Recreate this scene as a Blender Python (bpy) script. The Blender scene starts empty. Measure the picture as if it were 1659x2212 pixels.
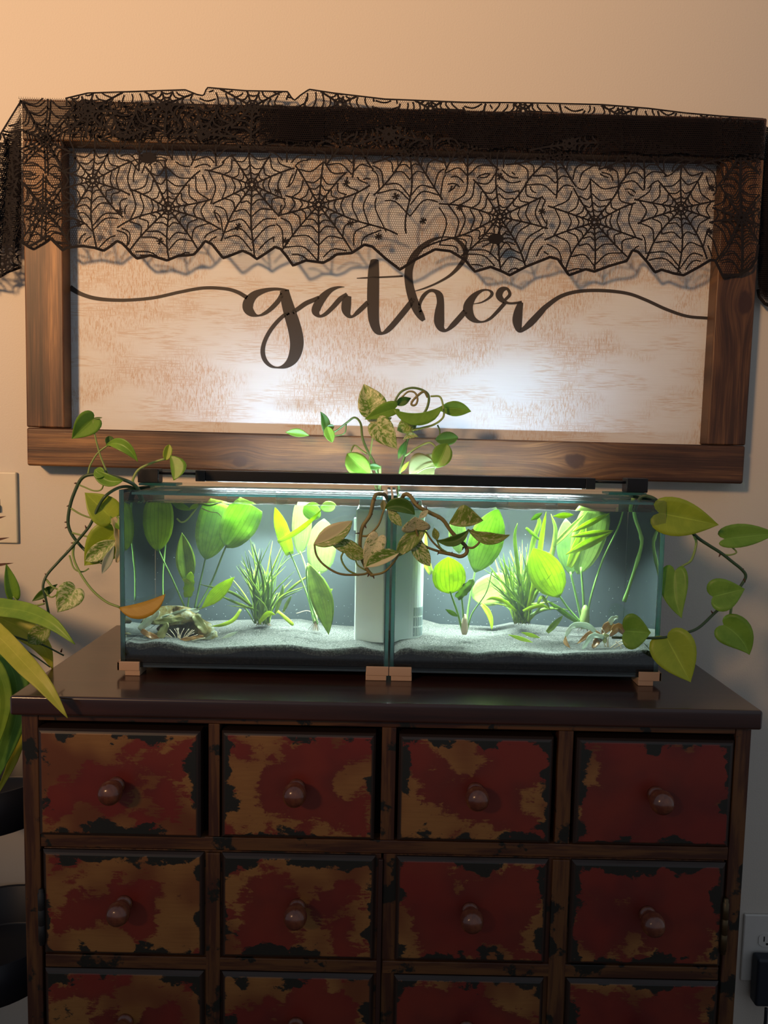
import bpy, bmesh, math, random
from mathutils import Vector, Matrix

# ------------------------------------------------------------------ camera, world, lights, exposure
SC = bpy.context.scene
COL = SC.collection
FPX = 1661.0                                   # focal length in pixels of the 1659 x 2212 frame
CAM = Vector((0.0, -1.45, 1.30))
PITCH, ROLL = math.radians(4.95), math.radians(1.15)
FWD = Vector((0, math.cos(PITCH), -math.sin(PITCH)))
UP0 = Vector((0, math.sin(PITCH), math.cos(PITCH)))
RT0 = Vector((1, 0, 0))
RT = RT0 * math.cos(ROLL) + UP0 * math.sin(ROLL)
UPV = UP0 * math.cos(ROLL) - RT0 * math.sin(ROLL)
cam_data = bpy.data.cameras.new('camera')
cam_data.sensor_fit = 'HORIZONTAL'
cam_data.sensor_width = 36.0
cam_data.lens = 36.0 * FPX / 1659.0
cam_data.clip_start = 0.02
cam = bpy.data.objects.new('camera', cam_data)
COL.objects.link(cam)
cam.matrix_world = Matrix(((RT.x, UPV.x, -FWD.x, CAM.x), (RT.y, UPV.y, -FWD.y, CAM.y),
                           (RT.z, UPV.z, -FWD.z, CAM.z), (0, 0, 0, 1)))
SC.camera = cam

world = bpy.data.worlds.new('room_ambient')
SC.world = world
world.use_nodes = True
world.node_tree.nodes['Background'].inputs[0].default_value = (0.80, 0.88, 1.0, 1)
world.node_tree.nodes['Background'].inputs[1].default_value = 0.24

def area_light(name, loc, direction, sx, sy, watts, colour, spread=180.0):
    l = bpy.data.lights.new(name, 'AREA')
    l.shape = 'RECTANGLE'
    l.size, l.size_y, l.energy, l.color = sx, sy, watts, colour
    l.spread = math.radians(spread)
    o = bpy.data.objects.new(name, l)
    COL.objects.link(o)
    o.location = loc
    o.rotation_euler = Vector(direction).to_track_quat('-Z', 'Y').to_euler()
    return o

# the room's own lamp: a warm shaded spot high up on the left, well in front of the wall
kl = bpy.data.lights.new('warm_room_lamp', 'SPOT')
kl.energy, kl.color, kl.shadow_soft_size = 1250.0, (1.0, 0.57, 0.27), 0.34
kl.spot_size, kl.spot_blend = math.radians(47), 1.0
key = bpy.data.objects.new('warm_room_lamp', kl)
COL.objects.link(key)
key.location = (-2.6, -4.2, 3.1)
key.rotation_euler = (Vector((-0.80, 0, 2.42)) - key.location).to_track_quat('-Z', 'Y').to_euler()

vs = SC.view_settings
vs.view_transform, vs.look, vs.exposure, vs.gamma = 'Standard', 'None', 0.0, 1.0
vs.use_curve_mapping = False
SC.cycles.transparent_max_bounces = 40
SC.cycles.max_bounces = 14
SC.cycles.transmission_bounces = 12

# ------------------------------------------------------------------ placing helpers
def ray(px, py):
    return FWD + RT * ((px - 829.5) / FPX) + UPV * ((1106.0 - py) / FPX)
def at(px, py, y):
    d = ray(px, py)
    return CAM + d * ((y - CAM.y) / d.y)
def atz(px, py, z):
    d = ray(px, py)
    return CAM + d * ((z - CAM.z) / d.z)
TANK_F, TANK_B = -0.325, -0.105                # outer front and back of both aquariums
WATER_F = TANK_F + 0.0055
def wat(px, py, y):                            # a point standing in the water, seen through the front pane
    d = ray(px, py).normalized()
    p = CAM + d * ((WATER_F - CAM.y) / d.y)
    t = Vector((d.x, 0, d.z)) / 1.333
    d2 = Vector((t.x, math.sqrt(1 - t.length_squared), t.z))
    return p + d2 * ((y - WATER_F) / d2.y)

RNG = random.Random(7)

# ------------------------------------------------------------------ object helpers
def empty(name, loc, label=None, cat=None, group=None, kind=None):
    o = bpy.data.objects.new(name, None)
    COL.objects.link(o)
    o.empty_display_size = 0.05
    o.location = loc
    tag(o, label, cat, group, kind)
    return o
def tag(o, label=None, cat=None, group=None, kind=None):
    if label: o['label'] = label
    if cat: o['category'] = cat
    if group: o['group'] = group
    if kind: o['kind'] = kind
    return o
def wloc(o):
    v = Vector((0, 0, 0))
    while o is not None:
        v += o.location
        o = o.parent
    return v
def mesh_obj(name, verts, faces, mats, parent=None, origin=None, uvs=None, smooth=False, fmats=None):
    """verts are world coordinates; the object's origin is `origin` (world), default the parent's."""
    base = wloc(parent) if parent else Vector((0, 0, 0))
    org = Vector(origin) if origin is not None else base
    me = bpy.data.meshes.new(name)
    me.from_pydata([tuple(Vector(v) - org) for v in verts], [], faces)
    if not isinstance(mats, (list, tuple)): mats = [mats]
    for m in mats: me.materials.append(m)
    if fmats: me.polygons.foreach_set('material_index', fmats)
    if smooth: me.polygons.foreach_set('use_smooth', [True] * len(me.polygons))
    if uvs:
        layer = me.uv_layers.new(name='UVMap')
        for l in me.loops: layer.data[l.index].uv = uvs[l.vertex_index]
    me.update()
    o = bpy.data.objects.new(name, me)
    COL.objects.link(o)
    o.location = org - base
    if parent: o.parent = parent
    return o
BOXF = [(0, 3, 2, 1), (4, 5, 6, 7), (0, 1, 5, 4), (2, 3, 7, 6), (1, 2, 6, 5), (3, 0, 4, 7)]
def boxv(x0, x1, y0, y1, z0, z1):
    return [(x0, y0, z0), (x1, y0, z0), (x1, y1, z0), (x0, y1, z0), (x0, y0, z1), (x1, y0, z1), (x1, y1, z1), (x0, y1, z1)]
def box(name, b, mat, parent=None, bevel=0.0, seg=2, rot=None, origin=None):
    c = Vector(((b[0] + b[1]) / 2, (b[2] + b[3]) / 2, (b[4] + b[5]) / 2)) if origin is None else Vector(origin)
    o = mesh_obj(name, boxv(*b), BOXF, mat, parent, origin=c)
    if bevel:
        m = o.modifiers.new('bevel', 'BEVEL')
        m.width, m.segments, m.limit_method = bevel, seg, 'ANGLE'
        m.harden_normals = False
        o.data.polygons.foreach_set('use_smooth', [True] * 6)
        w = o.modifiers.new('wn', 'WEIGHTED_NORMAL')
    if rot: o.rotation_euler = rot
    return o
def catmull(pts, n):
    P = [Vector(p) for p in pts]
    if len(P) == 2: return [P[0].lerp(P[1], i / n) for i in range(n + 1)]
    out = []
    for i in range(len(P) - 1):
        a = P[i - 1] if i else P[0] * 2 - P[1]
        b, c = P[i], P[i + 1]
        d = P[i + 2] if i + 2 < len(P) else P[-1] * 2 - P[-2]
        for k in range(n):
            t = k / n
            out.append(0.5 * ((2 * b) + (c - a) * t + (2 * a - 5 * b + 4 * c - d) * t * t + (3 * b - a - 3 * c + d) * t ** 3))
    out.append(P[-1])
    return out
def tube_geo(pts, r0, r1, sides=7, n=6, bumps=None):
    """a tapering tube along a smooth curve; bumps: list of (fraction, factor) swellings (plant nodes)"""
    C = catmull(pts, n)
    m = len(C)
    V, Fc = [], []
    nrm = None
    for i, p in enumerate(C):
        t = (C[min(i + 1, m - 1)] - C[max(i - 1, 0)]).normalized()
        if nrm is None:
            nrm = t.orthogonal().normalized()
        nrm = (nrm - t * nrm.dot(t)).normalized()
        bn = t.cross(nrm)
        f = i / (m - 1)
        r = r0 + (r1 - r0) * f
        for bf, bk in (bumps or []):
            r *= 1 + bk * math.exp(-((f - bf) * m / 1.1) ** 2)
        for s in range(sides):
            a = 2 * math.pi * s / sides
            V.append(p + nrm * (r * math.cos(a)) + bn * (r * math.sin(a)))
    for i in range(m - 1):
        for s in range(sides):
            s2 = (s + 1) % sides
            Fc.append((i * sides + s, i * sides + s2, (i + 1) * sides + s2, (i + 1) * sides + s))
    Fc.append(tuple(range(sides - 1, -1, -1)))
    Fc.append(tuple((m - 1) * sides + s for s in range(sides)))
    return V, Fc
def tube(name, pts, r0, r1, mat, parent=None, sides=7, n=6, bumps=None):
    V, Fc = tube_geo(pts, r0, r1, sides, n, bumps)
    return mesh_obj(name, V, Fc, mat, parent, smooth=True)
def lathe_geo(profile, origin, axis, sides=24):
    """profile: list of (radius, distance along axis)"""
    ax = Vector(axis).normalized()
    u = ax.orthogonal().normalized()
    v = ax.cross(u)
    V, Fc = [], []
    for r, h in profile:
        for s in range(sides):
            a = 2 * math.pi * s / sides
            V.append(Vector(origin) + ax * h + u * (r * math.cos(a)) + v * (r * math.sin(a)))
    for i in range(len(profile) - 1):
        for s in range(sides):
            s2 = (s + 1) % sides
            Fc.append((i * sides + s, i * sides + s2, (i + 1) * sides + s2, (i + 1) * sides + s))
    Fc.append(tuple(range(sides - 1, -1, -1)))
    Fc.append(tuple((len(profile) - 1) * sides + s for s in range(sides)))
    return V, Fc

# ------------------------------------------------------------------ leaves
PROFILE = {
    'heart': [(0, .48), (.05, .72), (.12, .89), (.22, .99), (.32, 1), (.45, .92), (.6, .72), (.75, .45), (.87, .22), (.95, .07), (1, 0)],
    'lance': [(0, .06), (.12, .36), (.28, .78), (.45, 1), (.6, .95), (.75, .72), (.88, .38), (.96, .12), (1, 0)],
    'ovate': [(0, .06), (.08, .4), (.2, .76), (.38, .98), (.5, 1), (.65, .93), (.8, .7), (.9, .42), (.97, .16), (1, .02)],
    'round': [(0, .1), (.08, .55), (.2, .86), (.4, 1), (.6, .98), (.78, .8), (.9, .5), (.97, .22), (1, .02)],
    'cut': [(0, .06), (.07, .34), (.18, .64), (.35, .88), (.55, 1), (.75, 1), (.9, .93), (.97, .84), (1, .78)],
    'strap': [(0, .55), (.15, .8), (.4, 1), (.65, .9), (.82, .6), (.93, .28), (1, .03)],
    'blade': [(0, .6), (.3, 1), (.6, .9), (.85, .5), (1, .03)],
    'ragged': [(0, .5), (.12, .8), (.25, .7), (.38, 1), (.5, .8), (.62, .95), (.75, .6), (.88, .7), (1, .15)],
}
def prof(kind, v):
    t = PROFILE[kind]
    for (a, wa), (b, wb) in zip(t, t[1:]):
        if v <= b:
            k = (v - a) / (b - a)
            return wa + (wb - wa) * k
    return 0.0
def leaf_geo(base, tip, width, kind='heart', bend=0.0, roll=0.0, fold=15.0, wl=1.0, wr=1.0, wave=0.0, side=0.0, path=None, nu=8, nv=14, seed=0):
    """base/tip world points; width = full width (m); bend: bow of the midrib towards the viewer side (fraction of length);
    side: bow of the midrib to its left (fraction); roll: turn about the midrib; fold: halves folded up"""
    base, tip = Vector(base), Vector(tip)
    ax = tip - base
    L = ax.length
    T = ax.normalized()
    view = (CAM - base).normalized()
    N = (view - T * view.dot(T))
    if N.length < 1e-4: N = T.orthogonal()
    N.normalize()
    N = Matrix.Rotation(math.radians(roll), 3, T) @ N
    S0 = T.cross(N)
    rg = random.Random(seed)
    ph = rg.random() * 6.28
    if path:
        mids = catmull(path, 8)
    V, UV, Fc = [], [], []
    cf, sf = math.cos(math.radians(fold)), math.sin(math.radians(fold))
    if kind == 'heart': nv = 28
    for j in range(nv + 1):
        v = j / nv
        if kind == 'heart':
            ea, ew = heart_edge(v)
            v0, v = v, v ** 1.25
        if path:
            q = v * (len(mids) - 1)
            k = min(int(q), len(mids) - 2)
            M = mids[k].lerp(mids[k + 1], q - k)
            Tv = (mids[min(k + 1, len(mids) - 1)] - mids[max(k - 1, 0)]).normalized()
            Sv = Tv.cross(N)
            if Sv.length < 1e-4: Sv = S0.copy()
            Sv.normalize()
        else:
            bow = 4 * v * (1 - v)
            M = base + ax * v + N * (bend * L * bow) + S0 * (side * L * bow)
            Tv = (ax + (N * bend + S0 * side) * (L * 4 * (1 - 2 * v))).normalized()
            Sv = Tv.cross(N).normalized()
        Nv = Sv.cross(Tv).normalized()
        hw = (ew if kind == 'heart' else prof(kind, v)) * width / 2
        for i in range(nu + 1):
            u = -1 + 2 * i / nu
            k = wr if u > 0 else wl
            au = abs(u)
            p = M + Sv * (u * hw * k * cf) + Nv * (au * hw * k * sf)
            if kind == 'heart':
                p += Tv * (L * (ea - v) * au ** 1.15)
            if wave:
                p += Nv * (wave * L * au * math.sin(v * 11 + ph + (1.7 if u > 0 else 0)))
            V.append(p)
            UV.append((0.5 + u / 2, v))
    w = nu + 1
    for j in range(nv):
        for i in range(nu):
            Fc.append((j * w + i, j * w + i + 1, (j + 1) * w + i + 1, (j + 1) * w + i))
    return V, Fc, UV
HEART = [(0, 0), (-.085, .17), (-.125, .38), (-.115, .58), (-.065, .77), (.02, .91), (.13, .985), (.25, 1.0), (.38, .94), (.51, .82), (.64, .65), (.76, .45), (.86, .27), (.94, .11), (1, 0)]
def heart_edge(v):
    q = v * (len(HEART) - 1)
    k = min(int(q), len(HEART) - 2)
    f = q - k
    return HEART[k][0] + (HEART[k + 1][0] - HEART[k][0]) * f, HEART[k][1] + (HEART[k + 1][1] - HEART[k][1]) * f
LEAF_N = [0]
def leaf(name, base, tip, width, mat, parent, thick=0.0006, **kw):
    LEAF_N[0] += 1
    kw.setdefault('seed', LEAF_N[0])
    V, Fc, UV = leaf_geo(base, tip, width, **kw)
    o = mesh_obj(name, V, Fc, mat, parent, uvs=UV, smooth=True)
    s = o.modifiers.new('thickness', 'SOLIDIFY')
    s.thickness = thick
    s.offset = 0
    return o

# ------------------------------------------------------------------ material helpers
class NT:
    def __init__(self, name):
        self.m = bpy.data.materials.new(name)
        self.m.use_nodes = True
        self.t = self.m.node_tree
        self.t.nodes.clear()
        self.out = self.t.nodes.new('ShaderNodeOutputMaterial')
    def n(self, typ, **kw):
        nd = self.t.nodes.new('ShaderNode' + typ)
        ins = kw.pop('ins', {})
        for k, v in kw.items(): setattr(nd, k, v)
        for k, v in ins.items(): self.set(nd.inputs[k], v)
        return nd
    def set(self, sock, v):
        if isinstance(v, bpy.types.NodeSocket): self.t.links.new(v, sock)
        elif isinstance(v, bpy.types.Node): self.t.links.new(v.outputs[0], sock)
        else: sock.default_value = v if not (isinstance(v, tuple) and len(v) == 3 and sock.type == 'RGBA') else (*v, 1)
    def math(self, op, a, b=0.0, c=None, clamp=False):
        nd = self.n('Math', operation=op, use_clamp=clamp)
        self.set(nd.inputs[0], a); self.set(nd.inputs[1], b)
        if c is not None: self.set(nd.inputs[2], c)
        return nd.outputs[0]
    def mix(self, f, a, b, blend='MIX'):
        nd = self.n('Mix', data_type='RGBA', blend_type=blend)
        self.set(nd.inputs[0], f); self.set(nd.inputs[6], a); self.set(nd.inputs[7], b)
        return nd.outputs[2]
    def ramp(self, f, stops, interp='LINEAR'):
        nd = self.n('ValToRGB')
        cr = nd.color_ramp
        cr.interpolation = interp
        while len(cr.elements) < len(stops): cr.elements.new(0.5)
        for e, (p, c) in zip(cr.elements, stops):
            e.position = p
            e.color = (*c, 1) if isinstance(c, tuple) else (c, c, c, 1)
        self.set(nd.inputs[0], f)
        return nd.outputs[0]
    def step(self, x, lo, hi):
        nd = self.n('MapRange', interpolation_type='SMOOTHSTEP')
        self.set(nd.inputs[0], x)
        nd.inputs[1].default_value, nd.inputs[2].default_value = lo, hi
        nd.inputs[3].default_value, nd.inputs[4].default_value = 0, 1
        return nd.outputs[0]
    def coord(self, which='Object', scale=(1, 1, 1), loc=(0, 0, 0)):
        tc = self.n('TexCoord')
        mp = self.n('Mapping')
        self.t.links.new(tc.outputs[which], mp.inputs[0])
        mp.inputs['Scale'].default_value = scale
        self.set(mp.inputs['Location'], loc)
        return mp.outputs[0]
    def noise(self, vec, scale, detail=4.0, rough=0.55, dist=0.0, w=None):
        nd = self.n('TexNoise', noise_dimensions='4D' if w is not None else '3D')
        if vec is not None: self.set(nd.inputs['Vector'], vec)
        nd.inputs['Scale'].default_value, nd.inputs['Detail'].default_value = scale, detail
        nd.inputs['Roughness'].default_value, nd.inputs['Distortion'].default_value = rough, dist
        if w is not None: self.set(nd.inputs['W'], w)
        return nd.outputs[0]
    def bump(self, h, strength=0.2, dist=0.001):
        nd = self.n('Bump')
        nd.inputs['Strength'].default_value, nd.inputs['Distance'].default_value = strength, dist
        self.set(nd.inputs['Height'], h)
        return nd.outputs[0]
    def pbr(self, col, rough=0.5, normal=None, coat=0.0, coat_rough=0.1, spec=0.5, metal=0.0):
        b = self.n('BsdfPrincipled')
        self.set(b.inputs['Base Color'], col)
        self.set(b.inputs['Roughness'], rough)
        b.inputs['Coat Weight'].default_value, b.inputs['Coat Roughness'].default_value = coat, coat_rough
        b.inputs['Specular IOR Level'].default_value = spec
        b.inputs['Metallic'].default_value = metal
        if normal is not None: self.set(b.inputs['Normal'], normal)
        return b.outputs[0]
    def end(self, shader):
        self.t.links.new(shader, self.out.inputs[0])
        return self.m
    def mixs(self, f, a, b):
        nd = self.n('MixShader')
        self.set(nd.inputs[0], f); self.set(nd.inputs[1], a); self.set(nd.inputs[2], b)
        return nd.outputs[0]

def plain(name, col, rough=0.5, coat=0.0, spec=0.5, metal=0.0, bump=None):
    k = NT(name)
    c = k.coord('Object')
    v = k.noise(c, 60, 3)
    colr = k.mix(k.math('MULTIPLY', v, 0.25), col, tuple(x * 0.72 for x in col))
    nm = k.bump(k.noise(c, bump[0], 4), bump[1], bump[2]) if bump else None
    return k.end(k.pbr(colr, rough, nm, coat, 0.1, spec, metal))

M = {}
# wall paint with the fine orange-peel of a roller
k = NT('wall_paint'); c = k.coord('Object')
col = k.mix(k.noise(c, 1.5, 2), (0.60, 0.55, 0.485), (0.57, 0.525, 0.46))
M['wall'] = k.end(k.pbr(col, 0.62, k.bump(k.noise(c, 320, 3), 0.30, 0.0012), spec=0.25))
k = NT('floor_boards'); c = k.coord('Object', (1, 9, 1))
M['floor'] = k.end(k.pbr(k.ramp(k.noise(c, 3, 5), [(.3, (.10, .055, .03)), (.7, (.20, .12, .07))]), 0.45))

# stained pine of the sign frame: grain along the local X axis, with knots
def stained(name, knots=(), seed=0.0, axis='x', tone=1.0):
    tone *= 0.68
    k = NT(name)
    tc = k.n('TexCoord')
    sep = k.n('SeparateXYZ', ins={0: tc.outputs['Object']})
    X, Z = (sep.outputs[0], sep.outputs[2]) if axis == 'x' else (sep.outputs[2], sep.outputs[0])
    warp = 0.0
    kmask = 0.0
    for (kx, kz, r) in knots:
        dx = k.math('MULTIPLY', k.math('SUBTRACT', X, kx), 0.72)
        dz = k.math('SUBTRACT', Z, kz)
        d = k.math('SQRT', k.math('ADD', k.math('MULTIPLY', dx, dx), k.math('MULTIPLY', dz, dz)))
        g = k.math('POWER', 2.718, k.math('MULTIPLY', k.math('MULTIPLY', d, d), -1.0 / (2.2 * r) ** 2))
        warp = k.math('ADD', warp, k.math('MULTIPLY', g, k.math('MULTIPLY', dz, 0.9)))
        nz = k.math('MULTIPLY', k.noise(tc.outputs['Object'], 40, 3), r * 0.9)
        kmask = k.math('MAXIMUM', kmask, k.math('SUBTRACT', 1.0, k.step(k.math('ADD', d, nz), r * 1.02, r * 1.32)))
    Zw = k.math('SUBTRACT', Z, warp)
    cmb = k.n('CombineXYZ', ins={0: k.math('MULTIPLY', X, 1.6), 1: k.math('ADD', sep.outputs[1], seed), 2: k.math('MULTIPLY', Zw, 34.0)})
    n1 = k.noise(cmb, 1.5, 6, 0.62, 0.35)
    cmb2 = k.n('CombineXYZ', ins={0: k.math('MULTIPLY', X, 9.0), 1: seed + 5, 2: k.math('MULTIPLY', Zw, 420.0)})
    n2 = k.noise(cmb2, 1.0, 3, 0.6)
    cmb3 = k.n('CombineXYZ', ins={0: k.math('MULTIPLY', X, 2.6), 1: seed + 9, 2: k.math('MULTIPLY', Zw, 9.0)})
    n3 = k.noise(cmb3, 1.2, 3)
    f = k.math('ADD', k.math('MULTIPLY', n1, 0.7), k.math('MULTIPLY', k.math('SUBTRACT', n2, .15), 0.36))
    f = k.math('ADD', f, k.math('MULTIPLY', k.math('SUBTRACT', n3, 0.5), 0.55))
    t = tone
    col = k.ramp(f, [(.26, (.020 * t, .008 * t, .005 * t)), (.42, (.075 * t, .031 * t, .014 * t)), (.54, (.165 * t, .074 * t, .030 * t)), (.68, (.40 * t, .20 * t, .075 * t))])
    col = k.mix(k.math('MULTIPLY', kmask, .88), col, (.034, .012, .007))
    nm = k.bump(n2, 0.25, 0.0008)
    return k.end(k.pbr(col, 0.48, nm, spec=0.4))
M['wood_top'] = stained('stained_pine_top', (), 1.3, 'x', 0.8)
M['wood_bottom'] = stained('stained_pine_bottom', [(-0.265, -0.018, 0.013), (0.345, 0.0, 0.018)], 4.1, 'x')
M['wood_left'] = stained('stained_pine_left', (), 7.7, 'z', 1.35)
M['wood_right'] = stained('stained_pine_right', [(0.005, 0.018, 0.019)], 2.9, 'z', 1.1)

# whitewashed panel with brushed-through brown
k = NT('whitewashed_board'); tc = k.n('TexCoord'); o = tc.outputs['Object']
def mp(s, l=(0, 0, 0)):
    m_ = k.n('Mapping'); k.t.links.new(o, m_.inputs[0]); m_.inputs['Scale'].default_value = s; m_.inputs['Location'].default_value = l
    return m_.outputs[0]
patch = k.noise(mp((2.4, 1, 4.2)), 2.2, 3, 0.5)
patch2 = k.noise(mp((3.4, 1, 11.0), (3.1, 0, 1.7)), 2.0, 2, 0.5)
hl = k.noise(mp((26, 1, 420)), 1.0, 3, 0.65)
vl = k.noise(mp((420, 1, 75)), 1.0, 4, 0.75, 0.8)
m1 = k.math('MULTIPLY', k.step(patch, .44, .58), k.step(vl, .46, .60))
m2 = k.math('MULTIPLY', k.step(patch2, .45, .60), k.step(hl, .46, .60))
mk = k.math('MAXIMUM', m1, k.math('MULTIPLY', m2, 0.7))
soft = k.math('MULTIPLY', k.step(patch, .36, .75), 0.10)
mk = k.math('MINIMUM', k.math('ADD', k.math('MULTIPLY', mk, 0.66), soft), 1.0)
fine = k.noise(mp((14, 1, 600)), 1.0, 2)
base = k.mix(fine, (.66, .67, .68), (.585, .585, .58))
col = k.mix(mk, base, (.45, .28, .155))
M['panel'] = k.end(k.pbr(col, 0.55, k.bump(hl, 0.12, 0.0006), spec=0.3))
M['ink'] = plain('black_brown_paint', (.040, .033, .029), 0.6, spec=0.3)

# lace: fine hexagonal net (holes are real transparency in the cloth), UV in metres
def lace_net(name, pitch, hole):
    k = NT(name)
    tc = k.n('TexCoord')
    sc = k.n('VectorMath', operation='MULTIPLY'); k.t.links.new(tc.outputs['UV'], sc.inputs[0])
    sc.inputs[1].default_value = (1 / pitch, 0.86 / pitch, 0)
    def cell(off):
        ad = k.n('VectorMath', operation='ADD'); k.t.links.new(sc.outputs[0], ad.inputs[0]); ad.inputs[1].default_value = (off[0] + 100, off[1] + 173.205, 0)
        md = k.n('VectorMath', operation='MODULO'); k.t.links.new(ad.outputs[0], md.inputs[0]); md.inputs[1].default_value = (1, 1.73205, 1)
        sb = k.n('VectorMath', operation='SUBTRACT'); k.t.links.new(md.outputs[0], sb.inputs[0]); sb.inputs[1].default_value = (.5, .866025, 0)
        ln = k.n('VectorMath', operation='LENGTH'); k.t.links.new(sb.outputs[0], ln.inputs[0])
        return ln.outputs['Value']
    d = k.math('MINIMUM', cell((0, 0)), cell((.5, .866025)))
    thread = k.math('GREATER_THAN', d, hole)
    dif = k.n('BsdfDiffuse'); dif.inputs[0].default_value = (.012, .010, .011, 1)
    tr = k.n('BsdfTransparent')
    return k.end(k.mixs(thread, tr.outputs[0], dif.outputs[0]))
M['net'] = lace_net('black_lace_net', 0.0039, 0.452)
M['net_dense'] = lace_net('black_lace_net_gathered', 0.0035, 0.34)
M['thread'] = plain('black_lace_thread', (.010, .008, .009), 0.8, spec=0.2)

# chest
k = NT('dark_varnished_wood'); c = k.coord('Object', (3, 40, 40))
n_ = k.noise(c, 2.0, 5)
col = k.ramp(n_, [(.3, (.018, .0065, .006)), (.7, (.042, .014, .011))])
M['chest_top'] = k.end(k.pbr(col, 0.28, k.bump(n_, 0.03, 0.0004), coat=0.55, coat_rough=0.07))
def distressed(name, axis):
    k = NT(name)
    tc = k.n('TexCoord')
    at_ = k.n('Attribute', attribute_type='OBJECT', attribute_name='seed')
    sd = at_.outputs['Fac']
    mpn = k.n('Mapping'); k.t.links.new(tc.outputs['Object'], mpn.inputs[0])
    mpn.inputs['Scale'].default_value = (1, 1, 12) if axis == 'x' else (12, 1, 1)
    n1 = k.noise(mpn.outputs[0], 7, 5, 0.6, 0.3, w=sd)
    n2 = k.noise(tc.outputs['Object'], 16, 5, 0.65, 0.2, w=k.math('ADD', sd, 3.3))
    mps = k.n('Mapping'); k.t.links.new(tc.outputs['Object'], mps.inputs[0])
    mps.inputs['Scale'].default_value = (12, 1, 420) if axis == 'x' else (420, 1, 12)
    st = k.noise(mps.outputs[0], 1, 3)
    col = k.mix(k.step(n1, .40, .60), (.050, .017, .010), (.135, .058, .019))
    col = k.mix(k.math('MULTIPLY', st, 0.5), col, (.045, .018, .010))
    col = k.mix(k.step(n2, .56, .60), col, (.010, .011, .009))
    return k.end(k.pbr(col, 0.42, k.bump(st, 0.10, 0.0004), spec=0.4))
M['stile'] = distressed('worn_brown_stile_paint', 'z')
M['rail'] = distressed('worn_brown_rail_paint', 'x')
M['side'] = plain('dark_red_brown_side', (.032, .012, .009), 0.4)
M['gap'] = plain('dark_chest_inside', (.006, .004, .004), 0.8, spec=0.1)
k = NT('worn_red_orange_drawer_paint')
tc = k.n('TexCoord')
sd = k.n('Attribute', attribute_type='OBJECT', attribute_name='seed').outputs['Fac']
rb = k.n('Attribute', attribute_type='OBJECT', attribute_name='red').outputs['Fac']
g = k.n('SeparateXYZ', ins={0: tc.outputs['Generated']})
def edge(s, size):
    return k.math('MULTIPLY', k.math('SUBTRACT', 0.5, k.math('ABSOLUTE', k.math('SUBTRACT', s, 0.5))), size)
ex, ez = edge(g.outputs[0], 0.22), edge(g.outputs[2], 0.155)
e = k.math('MINIMUM', ex, ez)
big = k.noise(tc.outputs['Object'], 13, 2, 0.5, 0.0, w=sd)
mpj = k.n('Mapping'); k.t.links.new(tc.outputs['Object'], mpj.inputs[0]); mpj.inputs['Scale'].default_value = (1, 1, 1.7)
jag = k.noise(mpj.outputs[0], 55, 6, 0.72, 0.4, w=k.math('ADD', sd, 7.0))
mps = k.n('Mapping'); k.t.links.new(tc.outputs['Object'], mps.inputs[0]); mps.inputs['Scale'].default_value = (18, 1, 380)
st = k.noise(mps.outputs[0], 1, 4, 0.6, 0.2)
orange = k.mix(st, (.19, .080, .022), (.30, .145, .044))
orange = k.mix(k.step(jag, .62, .70), orange, (.07, .026, .012))
orange = k.mix(k.step(k.noise(tc.outputs['Object'], 9, 2, 0.5, 0, w=k.math('ADD', sd, 21)), .42, .66), orange, (.135, .040, .014))
redm = k.math('ADD', k.math('ADD', k.math('MULTIPLY', k.math('SUBTRACT', big, 0.5), 2.3), k.math('MULTIPLY', e, 6.0)), k.math('MULTIPLY', k.math('SUBTRACT', jag, 0.5), 0.9))
redm = k.math('ADD', redm, k.math('SUBTRACT', rb, 0.5))
col = k.mix(k.math('MULTIPLY', k.step(k.math('ADD', redm, k.math('MULTIPLY', k.math('SUBTRACT', st, .5), .35)), .26, .37), .93), orange, k.mix(k.step(big, .35, .65), (.105, .012, .012), (.165, .016, .012)))
dn = k.noise(tc.outputs['Object'], 22, 2, 0.5, 0.0, w=k.math('ADD', sd, 31.0))
dkm = k.math('ADD', k.math('ADD', e, k.math('MULTIPLY', k.math('SUBTRACT', dn, 0.5), 0.11)), k.math('MULTIPLY', k.math('SUBTRACT', jag, 0.5), 0.055))
col = k.mix(k.step(dkm, .0060, .0105), (.0125, .0135, .011), col)
col = k.mix(k.step(e, .004, .0065), (.022, .012, .009), col)
M['drawer'] = k.end(k.pbr(col, 0.40, k.bump(k.math('ADD', st, jag), 0.06, 0.0005), coat=0.15, coat_rough=0.25, spec=0.45))
k = NT('turned_wood_knob'); c = k.coord('Object', (60, 60, 60))
M['knob'] = k.end(k.pbr(k.ramp(k.noise(c, 1, 4), [(.35, (.085, .020, .011)), (.7, (.20, .065, .028))]), 0.24, coat=0.5, coat_rough=0.15))
M['hinge'] = plain('dark_antique_brass', (.10, .07, .035), 0.35, metal=0.8)

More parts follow.
